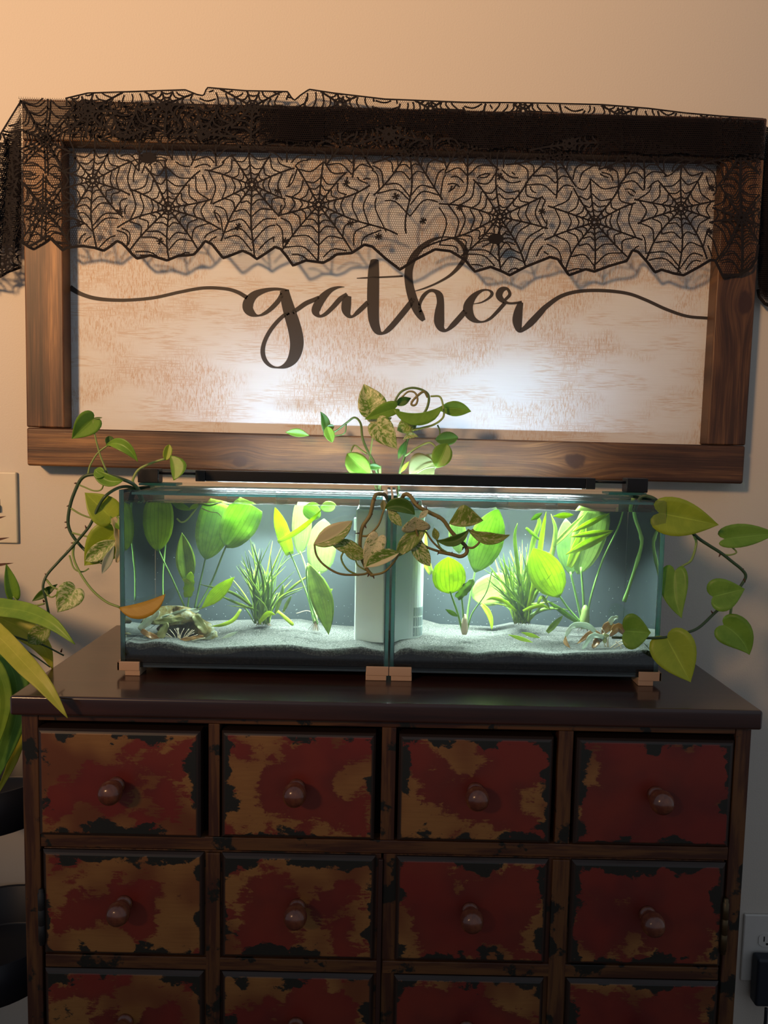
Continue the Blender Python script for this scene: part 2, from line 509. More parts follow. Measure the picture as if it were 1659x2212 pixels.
# glass, water, tank furniture
def clear(name, tint, ior=1.45, rough=0.0):
    k = NT(name)
    fr = k.n('Fresnel'); fr.inputs['IOR'].default_value = ior
    tr = k.n('BsdfTransparent'); tr.inputs[0].default_value = (*tint, 1)
    gl = k.n('BsdfGlossy'); gl.inputs['Roughness'].default_value = rough
    return k.end(k.mixs(fr.outputs[0], tr.outputs[0], gl.outputs[0]))
M['glass'] = clear('clear_aquarium_glass', (.975, .99, .985))
k = NT('green_glass_edge')
fr = k.n('Fresnel'); fr.inputs['IOR'].default_value = 1.5
tr = k.n('BsdfTransparent'); tr.inputs[0].default_value = (.16, .50, .48, 1)
df = k.n('BsdfTranslucent'); df.inputs[0].default_value = (.25, .62, .60, 1)
gl = k.n('BsdfGlossy'); gl.inputs['Roughness'].default_value = 0.12
M['glass_edge'] = k.end(k.mixs(k.math('ADD', fr.outputs[0], 0.06), k.mixs(0.45, tr.outputs[0], df.outputs[0]), gl.outputs[0]))
k = NT('water_sides')
g_ = k.n('BsdfRefraction'); g_.inputs['IOR'].default_value = 1.333; g_.inputs['Roughness'].default_value = 0.0
g_ = k.n('BsdfGlass'); g_.inputs['IOR'].default_value = 1.333; g_.inputs['Roughness'].default_value = 0.0
g_.inputs[0].default_value = (.93, .99, .975, 1)
vsc = k.n('VolumeScatter'); vsc.inputs['Color'].default_value = (.86, .97, .95, 1); vsc.inputs['Density'].default_value = 0.22; vsc.inputs['Anisotropy'].default_value = 0.2
k.t.links.new(vsc.outputs[0], k.out.inputs[1])
M['water'] = k.end(g_.outputs[0])
k = NT('water_surface'); c = k.coord('Object')
fr = k.n('Fresnel'); fr.inputs['IOR'].default_value = 1.33
tr = k.n('BsdfTransparent'); tr.inputs[0].default_value = (.97, .995, .99, 1)
gl = k.n('BsdfGlossy'); gl.inputs['Roughness'].default_value = 0.02
k.set(gl.inputs['Normal'], k.bump(k.noise(c, 38, 2), 0.25, 0.002))
M['water_top'] = k.end(k.mixs(fr.outputs[0], tr.outputs[0], gl.outputs[0]))
# lid glass, wet with condensation under the lamp
k = NT('misted_lid_glass'); c = k.coord('Object')
fr = k.n('Fresnel'); fr.inputs['IOR'].default_value = 1.45
tr = k.n('BsdfTransparent'); tr.inputs[0].default_value = (.96, .985, .98, 1)
gl = k.n('BsdfGlossy'); gl.inputs['Roughness'].default_value = 0.03
tl = k.n('BsdfTranslucent'); tl.inputs[0].default_value = (.85, .93, 1, 1)
df = k.n('BsdfDiffuse'); df.inputs[0].default_value = (.85, .93, 1, 1)
drops = k.math('ADD', 0.012, k.math('MULTIPLY', k.step(k.noise(c, 260, 3, .7), .50, .66), 0.12))
M['lid'] = k.end(k.mixs(drops, k.mixs(fr.outputs[0], tr.outputs[0], gl.outputs[0]), k.mixs(.5, tl.outputs[0], df.outputs[0])))
M['acrylic'] = clear('clear_acrylic', (.93, .97, .96), 1.5, 0.03)
k = NT('grey_sand'); c = k.coord('Object')
sp = k.noise(c, 420, 3, 0.75)
col = k.mix(k.step(sp, .43, .58), (.022, .024, .022), (.125, .125, .112))
col = k.mix(k.math('MULTIPLY', k.step(k.noise(c, 40, 3), .35, .7), .5), col, (.080, .080, .072))
M['sand'] = k.end(k.pbr(col, 0.9, k.bump(sp, 0.6, 0.0012), spec=0.1))
k = NT('black_soil'); c = k.coord('Object')
M['soil'] = k.end(k.pbr(k.ramp(k.noise(c, 420, 3, 0.7), [(.4, (.007, .006, .007)), (.75, (.03, .026, .026))]), 0.85, spec=0.15))
M['backdrop'] = plain('dark_slate_backdrop', (.030, .040, .044), 0.8, spec=0.2)
M['filter'] = plain('white_filter_plastic', (.72, .78, .78), 0.45)
M['slot'] = plain('grey_filter_slot', (.30, .37, .37), 0.6)
M['tan'] = plain('tan_plastic', (.47, .31, .205), 0.5)
M['black'] = plain('black_anodised_metal', (.0035, .004, .006), 0.40, spec=0.22)
M['blackp'] = plain('black_plastic', (.006, .0065, .009), 0.4, spec=0.3)
k = NT('led_diffuser'); em = k.n('Emission'); em.inputs[0].default_value = (.80, .93, 1, 1); em.inputs[1].default_value = 14.0
c = k.coord('Object')
sx = k.n('SeparateXYZ', ins={0: c})
dots = k.math('ADD', 0.45, k.math('MULTIPLY', k.math('POWER', k.math('ABSOLUTE', k.math('SINE', k.math('MULTIPLY', sx.outputs[0], 150))), 2.0), 0.9))
k.set(em.inputs[1], k.math('MULTIPLY', dots, 5.0))
M['led'] = k.end(em.outputs[0])
M['plate'] = plain('ivory_wall_plate', (.66, .60, .48), 0.35)
M['platew'] = plain('white_wall_plate', (.62, .60, .56), 0.35)
M['dark'] = plain('dark_slot', (.01, .01, .01), 0.6)
M['plug'] = plain('navy_black_plastic', (.010, .016, .026), 0.5)
M['stand'] = plain('black_enamelled_metal', (.011, .013, .020), 0.42)

# leaves
def leafmat(name, cols, cream=None, cream_amt=0.5, translucent=0.3, rough=0.4, split=None, vein=0.35, para=False):
    """cols: two greens mixed by noise; cream: variegation colour; split: colour of the half left of the midrib"""
    k = NT(name)
    tc = k.n('TexCoord')
    sep = k.n('SeparateXYZ', ins={0: tc.outputs['UV']})
    U, Vv = sep.outputs[0], sep.outputs[1]
    au = k.math('ABSOLUTE', k.math('SUBTRACT', U, 0.5))
    n1 = k.noise(tc.outputs['Object'], 30, 3)
    col = k.mix(k.step(n1, .35, .65), cols[0], cols[1])
    if cream:
        # streaks running out from the midrib
        w = k.n('CombineXYZ', ins={0: k.math('MULTIPLY', U, 5.0), 1: k.math('MULTIPLY', k.math('SUBTRACT', Vv, k.math('MULTIPLY', au, 0.6)), 11.0), 2: 0.0})
        ob = k.n('VectorMath', operation='ADD', ins={0: w.outputs[0], 1: k.n('ObjectInfo').outputs['Location']})
        rnd = k.n('ObjectInfo').outputs['Random']
        n2 = k.noise(w.outputs[0], 1.1, 5, 0.66, 0.5, w=k.math('MULTIPLY', rnd, 40))
        lo = 0.5 + (0.5 - cream_amt) * 0.45
        col = k.mix(k.step(n2, lo - .05, lo + .05), col, cream)
        n3 = k.noise(w.outputs[0], 4.5, 3, 0.7, 0.5, w=k.math('MULTIPLY', rnd, 40))
        col = k.mix(k.math('MULTIPLY', k.step(n3, .56, .62), 0.8), col, cols[0])
    if split:
        col = k.mix(k.step(U, .48, .52), split, col)
    vn = k.math('SUBTRACT', 1.0, k.step(au, .008, .024))
    lat = k.math('SINE', k.math('MULTIPLY', k.math('SUBTRACT', Vv, k.math('MULTIPLY', au, 0.55)), 62.0))
    lat = k.math('MULTIPLY', k.step(lat, .86, 1.0), 0.16)
    col = k.mix(k.math('MULTIPLY', k.math('MAXIMUM', k.math('MULTIPLY', vn, 1.0), lat), vein), col, tuple(min(1, x * 1.7 + .05) for x in cols[1]))
    if para:
        for a_ in (.13, .27, .40):
            pv = k.math('SUBTRACT', 1.0, k.step(k.math('ABSOLUTE', k.math('SUBTRACT', au, a_)), .006, .018))
            col = k.mix(k.math('MULTIPLY', pv, .35), col, tuple(x * .45 for x in cols[0]))
        col = k.mix(k.math('MULTIPLY', vn, .55), col, tuple(x * .4 for x in cols[0]))
        col = k.mix(k.math('MULTIPLY', k.step(k.noise(tc.outputs['Object'], 70, 4, .65), .5, .68), .35), col, tuple(x * .55 for x in cols[0]))
    p = k.pbr(col, rough, k.bump(k.math('ADD', lat, k.math('MULTIPLY', n1, 0.2)), 0.10, 0.002), spec=0.45)
    tl = k.n('BsdfTranslucent'); k.set(tl.inputs[0], col)
    return k.end(k.mixs(translucent, p, tl.outputs[0]))
M['pothos'] = leafmat('pothos_green', ((.165, .34, .03), (.24, .44, .05)))
M['pothos_y'] = leafmat('pothos_lime', ((.32, .44, .03), (.41, .52, .04)))
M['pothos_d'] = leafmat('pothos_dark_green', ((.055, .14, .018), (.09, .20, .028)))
M['varie'] = leafmat('pothos_marbled', ((.14, .29, .03), (.20, .36, .045)), (.68, .70, .38), 0.50)
M['varie_c'] = leafmat('pothos_cream_marbled', ((.13, .24, .035), (.18, .30, .045)), (.78, .74, .47), 0.68)
M['varie_d'] = leafmat('pothos_dusky_marbled', ((.16, .27, .035), (.22, .34, .045)), (.55, .55, .27), 0.42)
M['half'] = leafmat('pothos_half_cream', ((.15, .28, .03), (.20, .34, .045)), (.76, .71, .45), 0.35, split=(.76, .70, .44))
M['yellow'] = leafmat('pothos_yellowed', ((.50, .30, .035), (.58, .38, .05)), vein=0.15)
M['dry'] = leafmat('pothos_dried', ((.46, .33, .12), (.62, .54, .34)), rough=0.6)
M['olive'] = leafmat('pothos_olive_back', ((.20, .21, .07), (.26, .27, .10)))
M['strap'] = leafmat('strap_leaf_green', ((.22, .40, .035), (.32, .50, .05)), vein=0.25)
M['strap_y'] = leafmat('strap_leaf_yellow_green', ((.52, .54, .05), (.62, .60, .08)), vein=0.25)
M['strap_d'] = leafmat('strap_leaf_deep_green', ((.14, .33, .05), (.20, .42, .07)), vein=0.25)
M['sword'] = leafmat('sword_leaf_green', ((.18, .30, .022), (.27, .41, .035)), translucent=0.5, vein=0.3, para=True)
M['sword_b'] = leafmat('sword_leaf_bright', ((.37, .51, .018), (.47, .61, .03)), translucent=0.55, vein=0.25, para=True)
M['sword_p'] = leafmat('sword_leaf_pale', ((.22, .36, .06), (.30, .44, .09)), translucent=0.5, vein=0.3, para=True)
M['sword_d'] = leafmat('sword_leaf_dark', ((.09, .20, .03), (.14, .28, .04)), translucent=0.4, vein=0.3, para=True)  # a deeper green than the other sword leaves
M['grass'] = leafmat('water_grass_green', ((.19, .30, .025), (.32, .45, .045)), translucent=0.45, vein=0.0)
M['grass_d'] = leafmat('water_grass_dark', ((.10, .18, .025), (.16, .26, .035)), translucent=0.4, vein=0.0)  # darker green of the two-tone grass
M['rot'] = leafmat('rotting_brown_leaf', ((.27, .13, .035), (.40, .22, .07)), translucent=0.4)
M['rot_w'] = leafmat('bleached_leaf', ((.44, .52, .42), (.56, .60, .48)), translucent=0.4)
M['rot_g'] = leafmat('yellow_green_debris', ((.28, .29, .10), (.36, .34, .14)), translucent=0.4)
M['stem'] = plain('green_stem', (.09, .16, .035), 0.45)
M['stem_l'] = plain('pale_green_stem', (.23, .32, .08), 0.45)
M['stem_d'] = plain('dark_green_stem', (.035, .075, .028), 0.45)
M['stem_b'] = plain('brown_green_stem', (.20, .165, .055), 0.5)
M['stem_w'] = plain('water_stem', (.22, .42, .09), 0.45)
M['root'] = plain('pale_root', (.56, .46, .32), 0.6)
M['droot'] = plain('brown_root', (.17, .11, .05), 0.7)
M['tip'] = plain('dry_brown_tip', (.09, .035, .02), 0.7)
M['speck'] = plain('white_speck', (.75, .85, .82), 0.6)

# ------------------------------------------------------------------ setting
tag(box('wall_back', (-2.6, 2.6, 0.0, 0.10, 0.0, 2.75), M['wall']), 'beige painted wall with fine roller texture behind the chest', 'wall', kind='structure')
tag(box('floor', (-2.6, 2.6, -3.6, 0.0, -0.06, 0.0), M['floor']), 'brown wooden floor under the chest', 'floor', kind='structure')

# ------------------------------------------------------------------ chest of drawers
CX0, CX1, CF = -0.4965, 0.515, -0.415
TOPZ = 0.95
chest = empty('drawer_chest', (0.009, -0.21, 0.0), 'dark red-brown apothecary chest with worn red and orange drawer fronts carrying the aquariums', 'chest')
box('chest_top', (-0.5055, 0.5225, -0.4295, -0.012, TOPZ - 0.0275, TOPZ), M['chest_top'], chest, 0.004, 3)
zt = TOPZ - 0.0275
box('side_panel', (CX0 + 0.001, CX0 + 0.019, CF + 0.02, -0.016, 0.10, zt), M['side'], chest, 0.001)
box('side_panel', (CX1 - 0.019, CX1 - 0.001, CF + 0.02, -0.016, 0.10, zt), M['side'], chest, 0.001)
box('back_panel', (CX0 + 0.02, CX1 - 0.02, -0.026, -0.016, 0.10, zt), M['gap'], chest)
box('inner_box', (CX0 + 0.02, CX1 - 0.02, CF + 0.022, -0.03, 0.12, zt - 0.004), M['gap'], chest)
for x0, x1 in ((CX0, -0.4735), (0.4935, CX1)):
    st = box('stile', (x0, x1, CF, CF + 0.021, 0.0, zt), M['stile'], chest, 0.0015); st['seed'] = 1.0 + x0 * 3
for x0, x1, y0, y1 in ((CX0, CX0 + .03, -.05, -.016), (CX1 - .03, CX1, -.05, -.016)):
    box('leg', (x0, x1, y0, y1, 0.0, 0.10), M['side'], chest, 0.001)
R1 = (0.7500, 0.9060)
rails = [(0.9110, zt, 0.2), (0.7285, 0.7475, 4.4)]
for i, (z0, z1, s) in enumerate(rails):
    r = box('rail', (-0.4730, 0.4930, CF + 0.0005, CF + 0.0215, z0, z1), M['rail'], chest, 0.0012); r['seed'] = s
r = box('rail', (-0.4730, 0.4930, CF + 0.0005, CF + 0.0215, 0.10, 0.165), M['rail'], chest, 0.0012); r['seed'] = 9.1
for i, (x0, x1) in enumerate(((-0.2375, -0.2215), (0.0035, 0.0235), (0.2485, 0.2695))):
    st = box('stile', (x0, x1, CF + 0.001, CF + 0.0215, 0.7478, 0.9107), M['stile'], chest, 0.0012); st['seed'] = 3.0 + i * 2.2

KNOBP = [(.0118, 0), (.0120, .0035), (.0100, .0050), (.0085, .0080), (.0088, .0110), (.0115, .0135), (.0145, .0170), (.0162, .0220),
         (.0164, .0265), (.0152, .0315), (.0122, .0360), (.0075, .0388), (.002, .0398)]
_kv, _kf = lathe_geo(KNOBP, (0, 0, 0), (0, -1, 0), 24)
KNOB_ME = bpy.data.meshes.new('knob')
KNOB_ME.from_pydata([tuple(v) for v in _kv], [], _kf)
KNOB_ME.polygons.foreach_set('use_smooth', [True] * len(KNOB_ME.polygons))
KNOB_ME.materials.append(M['knob'])
def knob(parent, x, y, z):
    o = bpy.data.objects.new('knob', KNOB_ME)
    COL.objects.link(o)
    o.parent = parent
    o.location = Vector((x, y, z)) - wloc(parent)
    return o
def front(name, x0, x1, z0, z1, yf, parent, seed, red, depth=0.016):
    """bevelled drawer front whose raised field stands proud of a moulded edge"""
    b, e = 0.0062, 0.0045
    V = [(x0, yf + depth, z0), (x1, yf + depth, z0), (x1, yf + depth, z1), (x0, yf + depth, z1),
         (x0, yf + e, z0), (x1, yf + e, z0), (x1, yf + e, z1), (x0, yf + e, z1),
         (x0 + b * .45, yf + e * .25, z0 + b * .45), (x1 - b * .45, yf + e * .25, z0 + b * .45), (x1 - b * .45, yf + e * .25, z1 - b * .45), (x0 + b * .45, yf + e * .25, z1 - b * .45),
         (x0 + b, yf, z0 + b), (x1 - b, yf, z0 + b), (x1 - b, yf, z1 - b), (x0 + b, yf, z1 - b)]
    Fc = [(0, 3, 2, 1)]
    for a in (0, 4, 8):
        for i in range(4):
            j = (i + 1) % 4
            Fc.append((a + i, a + j, a + 4 + j, a + 4 + i))
    Fc.append((12, 13, 14, 15))
    o = mesh_obj(name, V, Fc, M['drawer'], parent, origin=((x0 + x1) / 2, yf, (z0 + z1) / 2))
    o['seed'], o['red'] = seed, red
    return o
COLS = ((-0.4705, -0.2465), (-0.2180, -0.0050), (0.0275, 0.2410), (0.2735, 0.4905))
SEED1 = (3.7, 11.2, 5.9, 8.4)
RED1 = (0.58, 0.70, 0.74, 0.92)
for i, (x0, x1) in enumerate(COLS):
    dy = (-0.0105, -0.006, -0.006, -0.006)[i]
    d = front('drawer', x0, x1, R1[0], R1[1] - 0.003, CF + dy, chest, SEED1[i], RED1[i], 0.024)
    cx = (x0 + x1) / 2 + (-0.003, -0.002, 0.0, 0.002)[i]
    knob(d, cx, CF + dy, 0.826)
# two doors below, each with a grid of panels made to look like drawers
ROWZ = ((0.5715, 0.7250), (0.3930, 0.5485), (0.2140, 0.3700))
DOORS = (((-0.4705, 0.0060), (0, 1)), ((0.0090, 0.4905), (2, 3)))
SEED2 = ((14.1, 6.6, 2.3, 17.5), (9.9, 12.8, 20.4, 1.6), (4.4, 7.1, 10.2, 13.3))
RED2 = ((0.56, 0.70, 0.80, 0.86), (0.64, 0.68, 0.78, 0.78), (.5, .6, .7, .7))
for di, ((x0, x1), cc) in enumerate(DOORS):
    door = box('door', (x0, x1, CF + 0.004, CF + 0.020, 0.170, 0.7262), M['stile'], chest, 0.0012)
    door['seed'] = 5.2 + di * 3
    for r, (z0, z1) in enumerate(ROWZ):
        for c_ in cc:
            a, b = COLS[c_]
            a, b = a + 0.0005 * (c_ == 0), b + (0.003 if c_ in (0, 1) else 0.0)
            pn = front('panel', a, b, z0, z1, CF - 0.0035, door, SEED2[r][c_], RED2[r][c_], 0.009)
            knob(door, (a + b) / 2 + (0.002, -0.001, -0.002, 0.0)[c_], CF - 0.0035, (z0 + z1) / 2 + 0.002)
    for r in range(2):                      # cross rails between the panels of the door
        rr = box('cross_rail', (x0 + 0.0015, x1 - 0.0015, CF - 0.0005, CF + 0.006, ROWZ[r + 1][1] + 0.0022, ROWZ[r][0] - 0.0022), M['rail'], door, 0.001)
        rr['seed'] = 8.8 + r + di * 5
    sm = (COLS[cc[0]][1] + 0.004 + COLS[cc[1]][0]) / 2
    ms = box('mid_stile', (COLS[cc[0]][1] + 0.006, COLS[cc[1]][0] - 0.0025, CF - 0.0010, CF + 0.006, 0.172, 0.7245), M['stile'], door, 0.001)
    ms['seed'] = 2.2 + di * 7
    if di == 0:
        ms = box('meeting_stile', (COLS[1][1] + 0.007, 0.0085, CF - 0.0012, CF + 0.006, 0.172, 0.7200), M['side'], door, 0.001)
    hx = x0 - 0.0015 if di == 0 else x1 + 0.0015
    hz = 0.627 if di == 0 else 0.6335
    for hzz in (hz, 0.27):
        V, Fc = lathe_geo([(.0022, -.042), (.0036, -.0405), (.0036, -.036), (.0046, -.0355), (.0046, -.012), (.0041, -.0115), (.0046, -.011), (.0046, .011), (.0041, .0115), (.0046, .012), (.0046, .0355), (.0036, .036), (.0036, .0405), (.0022, .042)],
                          (hx, CF - 0.0035, hzz), (0, 0, 1), 12)
        mesh_obj('hinge', V, Fc, M['hinge'] if di else M['dark'], door, smooth=True)

# ------------------------------------------------------------------ framed sign
SX0, SX1, SZ0, SZ1 = -0.6520, 0.6570, 1.2465, 1.8895
SF, SP = -0.045, -0.012
TILT = math.radians(-0.32)
sc_ = Vector(((SX0 + SX1) / 2, 0, (SZ0 + SZ1) / 2))
def tilt(v):
    v = Vector(v)
    d = v - sc_
    return Vector((sc_.x + d.x * math.cos(TILT) - d.z * math.sin(TILT), v.y, sc_.z + d.x * math.sin(TILT) + d.z * math.cos(TILT)))
sign = empty('wall_sign', (sc_.x, -0.001, SZ0), 'wood framed white sign lettered gather hanging above the aquariums', 'sign')
def board(name, b, mat, bevel=0.003):
    c = Vector(((b[0] + b[1]) / 2, (b[2] + b[3]) / 2, (b[4] + b[5]) / 2))
    tc_ = tilt(c)
    o = box(name, b, mat, sign, bevel, 3)
    o.location = tc_ - wloc(sign)
    o.rotation_euler = (0, -TILT, 0)
    return o
BW = 0.0695
board('bottom_board', (SX0, SX1, SF, -0.004, SZ0, SZ0 + BW), M['wood_bottom'], 0.004)
board('top_board', (SX0, SX1, SF, -0.004, SZ1 - BW, SZ1), M['wood_top'])
board('side_board', (SX0, SX0 + BW, SF + 0.0005, -0.004, SZ0 + BW + 0.0006, SZ1 - BW - 0.0006), M['wood_left'])
board('side_board', (SX1 - BW - 0.001, SX1, SF + 0.0005, -0.004, SZ0 + BW + 0.0006, SZ1 - BW - 0.0006), M['wood_right'])
board('sign_panel', (SX0 + 0.05, SX1 - 0.05, SP, -0.004, SZ0 + 0.05, SZ1 - 0.05), M['panel'], 0)
# lettering: brush strokes of changing width
def A_(X, Y, w): return (500 + X / 4.608, 500 + Y / 4.608, w / 4.608)
def B_(X, Y, w): return (780 + X / 4.1475, 490 + Y / 4.1475, w / 4.1475)
def C_(X, Y, w): return (829 + X / 2.0, 580 + Y / 2.0, w / 2.0)
STROKES = [
    [(151, 621, 12), (175, 635, 9), (210, 645, 8.2), (265, 648.5, 7), (330, 643.5, 6.8), (390, 630.5, 6.8), (440, 622, 7), (485, 623.5, 7.2), (512, 630.5, 8), (534, 643, 9)],
    [A_(572, 588, 14), A_(510, 578, 26), A_(430, 573, 30), A_(330, 588, 46), A_(230, 630, 76), A_(172, 700, 104), A_(165, 765, 104), A_(203, 814, 72), A_(262, 838, 20), A_(330, 815, 34), A_(400, 762, 44), A_(468, 688, 46), A_(505, 620, 40)],
    [A_(524, 586, 90), A_(550, 700, 112), A_(588, 830, 128), A_(624, 950, 134), A_(648, 1070, 138), A_(645, 1170, 130), A_(610, 1268, 105), A_(545, 1332, 60), A_(465, 1355, 18), A_(390, 1338, 32), A_(333, 1280, 44), A_(311, 1200, 46), A_(325, 1110, 42), A_(370, 1012, 40), A_(432, 925, 40), A_(505, 850, 38), A_(570, 805, 40)],
    [A_(600, 812, 40), A_(660, 772, 44), A_(740, 716, 46), A_(826, 678, 42), A_(872, 652, 30)],
    [A_(1125, 552, 5), A_(1060, 556, 24), A_(985, 586, 48), A_(910, 655, 78), A_(856, 738, 88), A_(840, 800, 80), A_(876, 843, 30), A_(935, 822, 38), A_(1010, 752, 46), A_(1080, 675, 50), A_(1150, 622, 34)],
    [A_(1160, 640, 68), A_(1146, 700, 92), A_(1142, 780, 92), A_(1165, 836, 50), A_(1205, 846, 26), A_(1265, 796, 46), A_(1360, 705, 48)],
    [A_(1424, 300, 86), A_(1415, 400, 110), A_(1410, 600, 120), A_(1411, 800, 114), A_(1424, 915, 98), A_(1455, 990, 72), A_(1500, 1014, 30), A_(1560, 978, 52), A_(1645, 886, 58), B_(440, 690, 52), B_(470, 640, 40)],
    [A_(1247, 466, 8), A_(1350, 461, 16), A_(1560, 452, 17), A_(1700, 444, 18), B_(345, 440, 11)],
    [B_(478, 577, 7), B_(560, 553, 14), B_(680, 503, 18), B_(800, 432, 26), B_(890, 340, 40), B_(938, 248, 46), B_(912, 168, 40), B_(845, 112, 22), B_(745, 91, 12), B_(640, 118, 32), B_(540, 185, 50), B_(462, 285, 66), B_(426, 400, 72), B_(432, 520, 76), B_(462, 640, 82), B_(500, 738, 80), B_(538, 804, 62), B_(562, 840, 34)],
    [B_(536, 790, 26), B_(525, 700, 26), B_(555, 625, 36), B_(608, 576, 28), B_(658, 574, 32), B_(700, 612, 62), B_(711, 680, 66), B_(702, 770, 86), B_(700, 850, 92), B_(718, 908, 62), B_(762, 928, 26), B_(830, 872, 48), B_(935, 755, 50)],
    [B_(1003, 691, 6), B_(1080, 676, 13), B_(1150, 634, 22), B_(1173, 595, 30), B_(1140, 567, 16), B_(1080, 572, 24), B_(1010, 622, 54), B_(962, 700, 84), B_(964, 770, 86), B_(1008, 830, 52), B_(1078, 852, 17), B_(1150, 826, 25), B_(1222, 758, 32), B_(1290, 680, 34)],
    [B_(1290, 655, 26), B_(1332, 605, 30), B_(1308, 555, 26), B_(1258, 566, 54), B_(1236, 612, 62), B_(1262, 655, 46), B_(1320, 684, 22), B_(1390, 682, 22), B_(1440, 672, 22)],
    [B_(1430, 675, 46), B_(1407, 770, 80), B_(1400, 850, 86), B_(1415, 918, 56), B_(1452, 918, 40), B_(1520, 860, 60), B_(1600, 775, 56), C_(702, 164, 22), C_(765, 120, 17), C_(840, 99, 15), C_(940, 95, 14.5), C_(1050, 107, 14), C_(1130, 135, 14), C_(1220, 176, 14), C_(1310, 206, 13), C_(1405, 215, 13)],
]
V, Fc = [], []
def ribbon_px(stroke, n=7):
    C2 = catmull([(x, y, w) for x, y, w in stroke], n)
    L_, R_ = [], []
    m = len(C2)
    for i, p in enumerate(C2):
        t = C2[min(i + 1, m - 1)] - C2[max(i - 1, 0)]
        t = Vector((t.x, t.y)).normalized()
        nn = Vector((-t.y, t.x)) * max(p.z, 1.0) / 2
        L_.append((p.x + nn.x, p.y + nn.y)); R_.append((p.x - nn.x, p.y - nn.y))
    # round caps
    def cap(p, q, s):
        c0 = ((p[0] + q[0]) / 2, (p[1] + q[1]) / 2)
        return c0
    return L_, R_
ypl = SP - 0.0004
for st_ in STROKES:
    L_, R_ = ribbon_px(st_)
    b0 = len(V)
    for a, b in zip(L_, R_):
        V += [at(a[0], a[1], ypl), at(b[0], b[1], ypl)]
    for i in range(len(L_) - 1):
        Fc.append((b0 + 2 * i, b0 + 2 * i + 1, b0 + 2 * i + 3, b0 + 2 * i + 2))
# rounded head of the t
hx, hy = 500 + 1424 / 4.608, 500 + 302 / 4.608
b0 = len(V); rr_ = 43 / 4.608
for i in range(9):
    a = math.pi * i / 8
    V.append(at(hx + rr_ * math.cos(a), hy - rr_ * 0.66 * math.sin(a) ** 0.6, ypl))
Fc.append(tuple(range(b0, b0 + 9)))
lt = mesh_obj('lettering', V, Fc, M['ink'], sign)
lt['label'] = 'dark brown script word gather with long swashes'

# ------------------------------------------------------------------ switch plate, outlet, plug
sw = empty('light_switch', tuple(at(3, 1096, 0.0)), 'ivory light switch plate on the wall beside the sign', 'switch')
p0, p1 = at(-37, 1018, 0), at(42, 1173, 0)
o = box('cover_plate', (p0.x, p1.x, -0.0075, -0.0005, p1.z, p0.z), M['plate'], sw, 0.003, 3)
pc = at(-2, 1092, 0)
box('toggle', (pc.x - .0045, pc.x + .0045, -0.020, -0.0070, pc.z - .008, pc.z + .004), M['plate'], sw, 0.001)
box('toggle_slot', (pc.x - .006, pc.x + .006, -0.0079, -0.0070, pc.z - .013, pc.z + .013), M['dark'], sw)
ou = empty('wall_outlet', tuple(at(1651, 2045, 0.0)), 'white duplex outlet plate low on the wall right of the chest', 'outlet')
p0, p1 = at(1606, 1972, 0), at(1697, 2116, 0)
box('cover_plate', (p0.x, p1.x, -0.0065, -0.0005, p1.z, p0.z), M['platew'], ou, 0.0025, 3)
for zc in (at(1651, 2026, 0).z, at(1651, 2068, 0).z):
    xc = (p0.x + p1.x) / 2
    ov = []
    for i in range(28):
        a = 2 * math.pi * i / 28
        ov.append((xc + max(-.0168, min(.0168, .0195 * math.cos(a))), zc + .0142 * math.sin(a)))
    V = [(x, -0.0082, z) for x, z in ov] + [(x, -0.006, z) for x, z in ov]
    Fc = [tuple(range(27, -1, -1))] + [(i, (i + 1) % 28, 28 + (i + 1) % 28, 28 + i) for i in range(28)]
    rc = mesh_obj('receptacle', V, Fc, M['platew'], ou, origin=(xc, -0.006, zc))
    for dx, h in ((-.0062, .0052), (.0062, .0042)):
        box('slot', (xc + dx - .0011, xc + dx + .0011, -0.0086, -0.0080, zc + .003 - h, zc + .003 + h), M['dark'], rc)
    V, Fc = lathe_geo([(.0024, 0), (.0024, .0006)], (xc, -0.0080, zc - .0075), (0, -1, 0), 12)
    mesh_obj('slot', V, Fc, M['dark'], rc)
pl = empty('power_adapter', tuple(at(1660, 2120, -0.02)), 'black power adapter plugged into the lower outlet socket', 'adapter')
q0, q1 = at(1624, 2054, -0.009), at(1700, 2178, -0.036)
box('adapter_body', (q0.x, q1.x, -0.036, -0.009, q1.z, q0.z), M['plug'], pl, 0.006, 4)
tube('cord', [at(1655, 2178, -0.03), at(1654, 2200, -0.03), at(1653, 2240, -0.028), at(1660, 2420, -0.02), at(1670, 2680, -0.02)], .0032, .0032, M['plug'], pl)

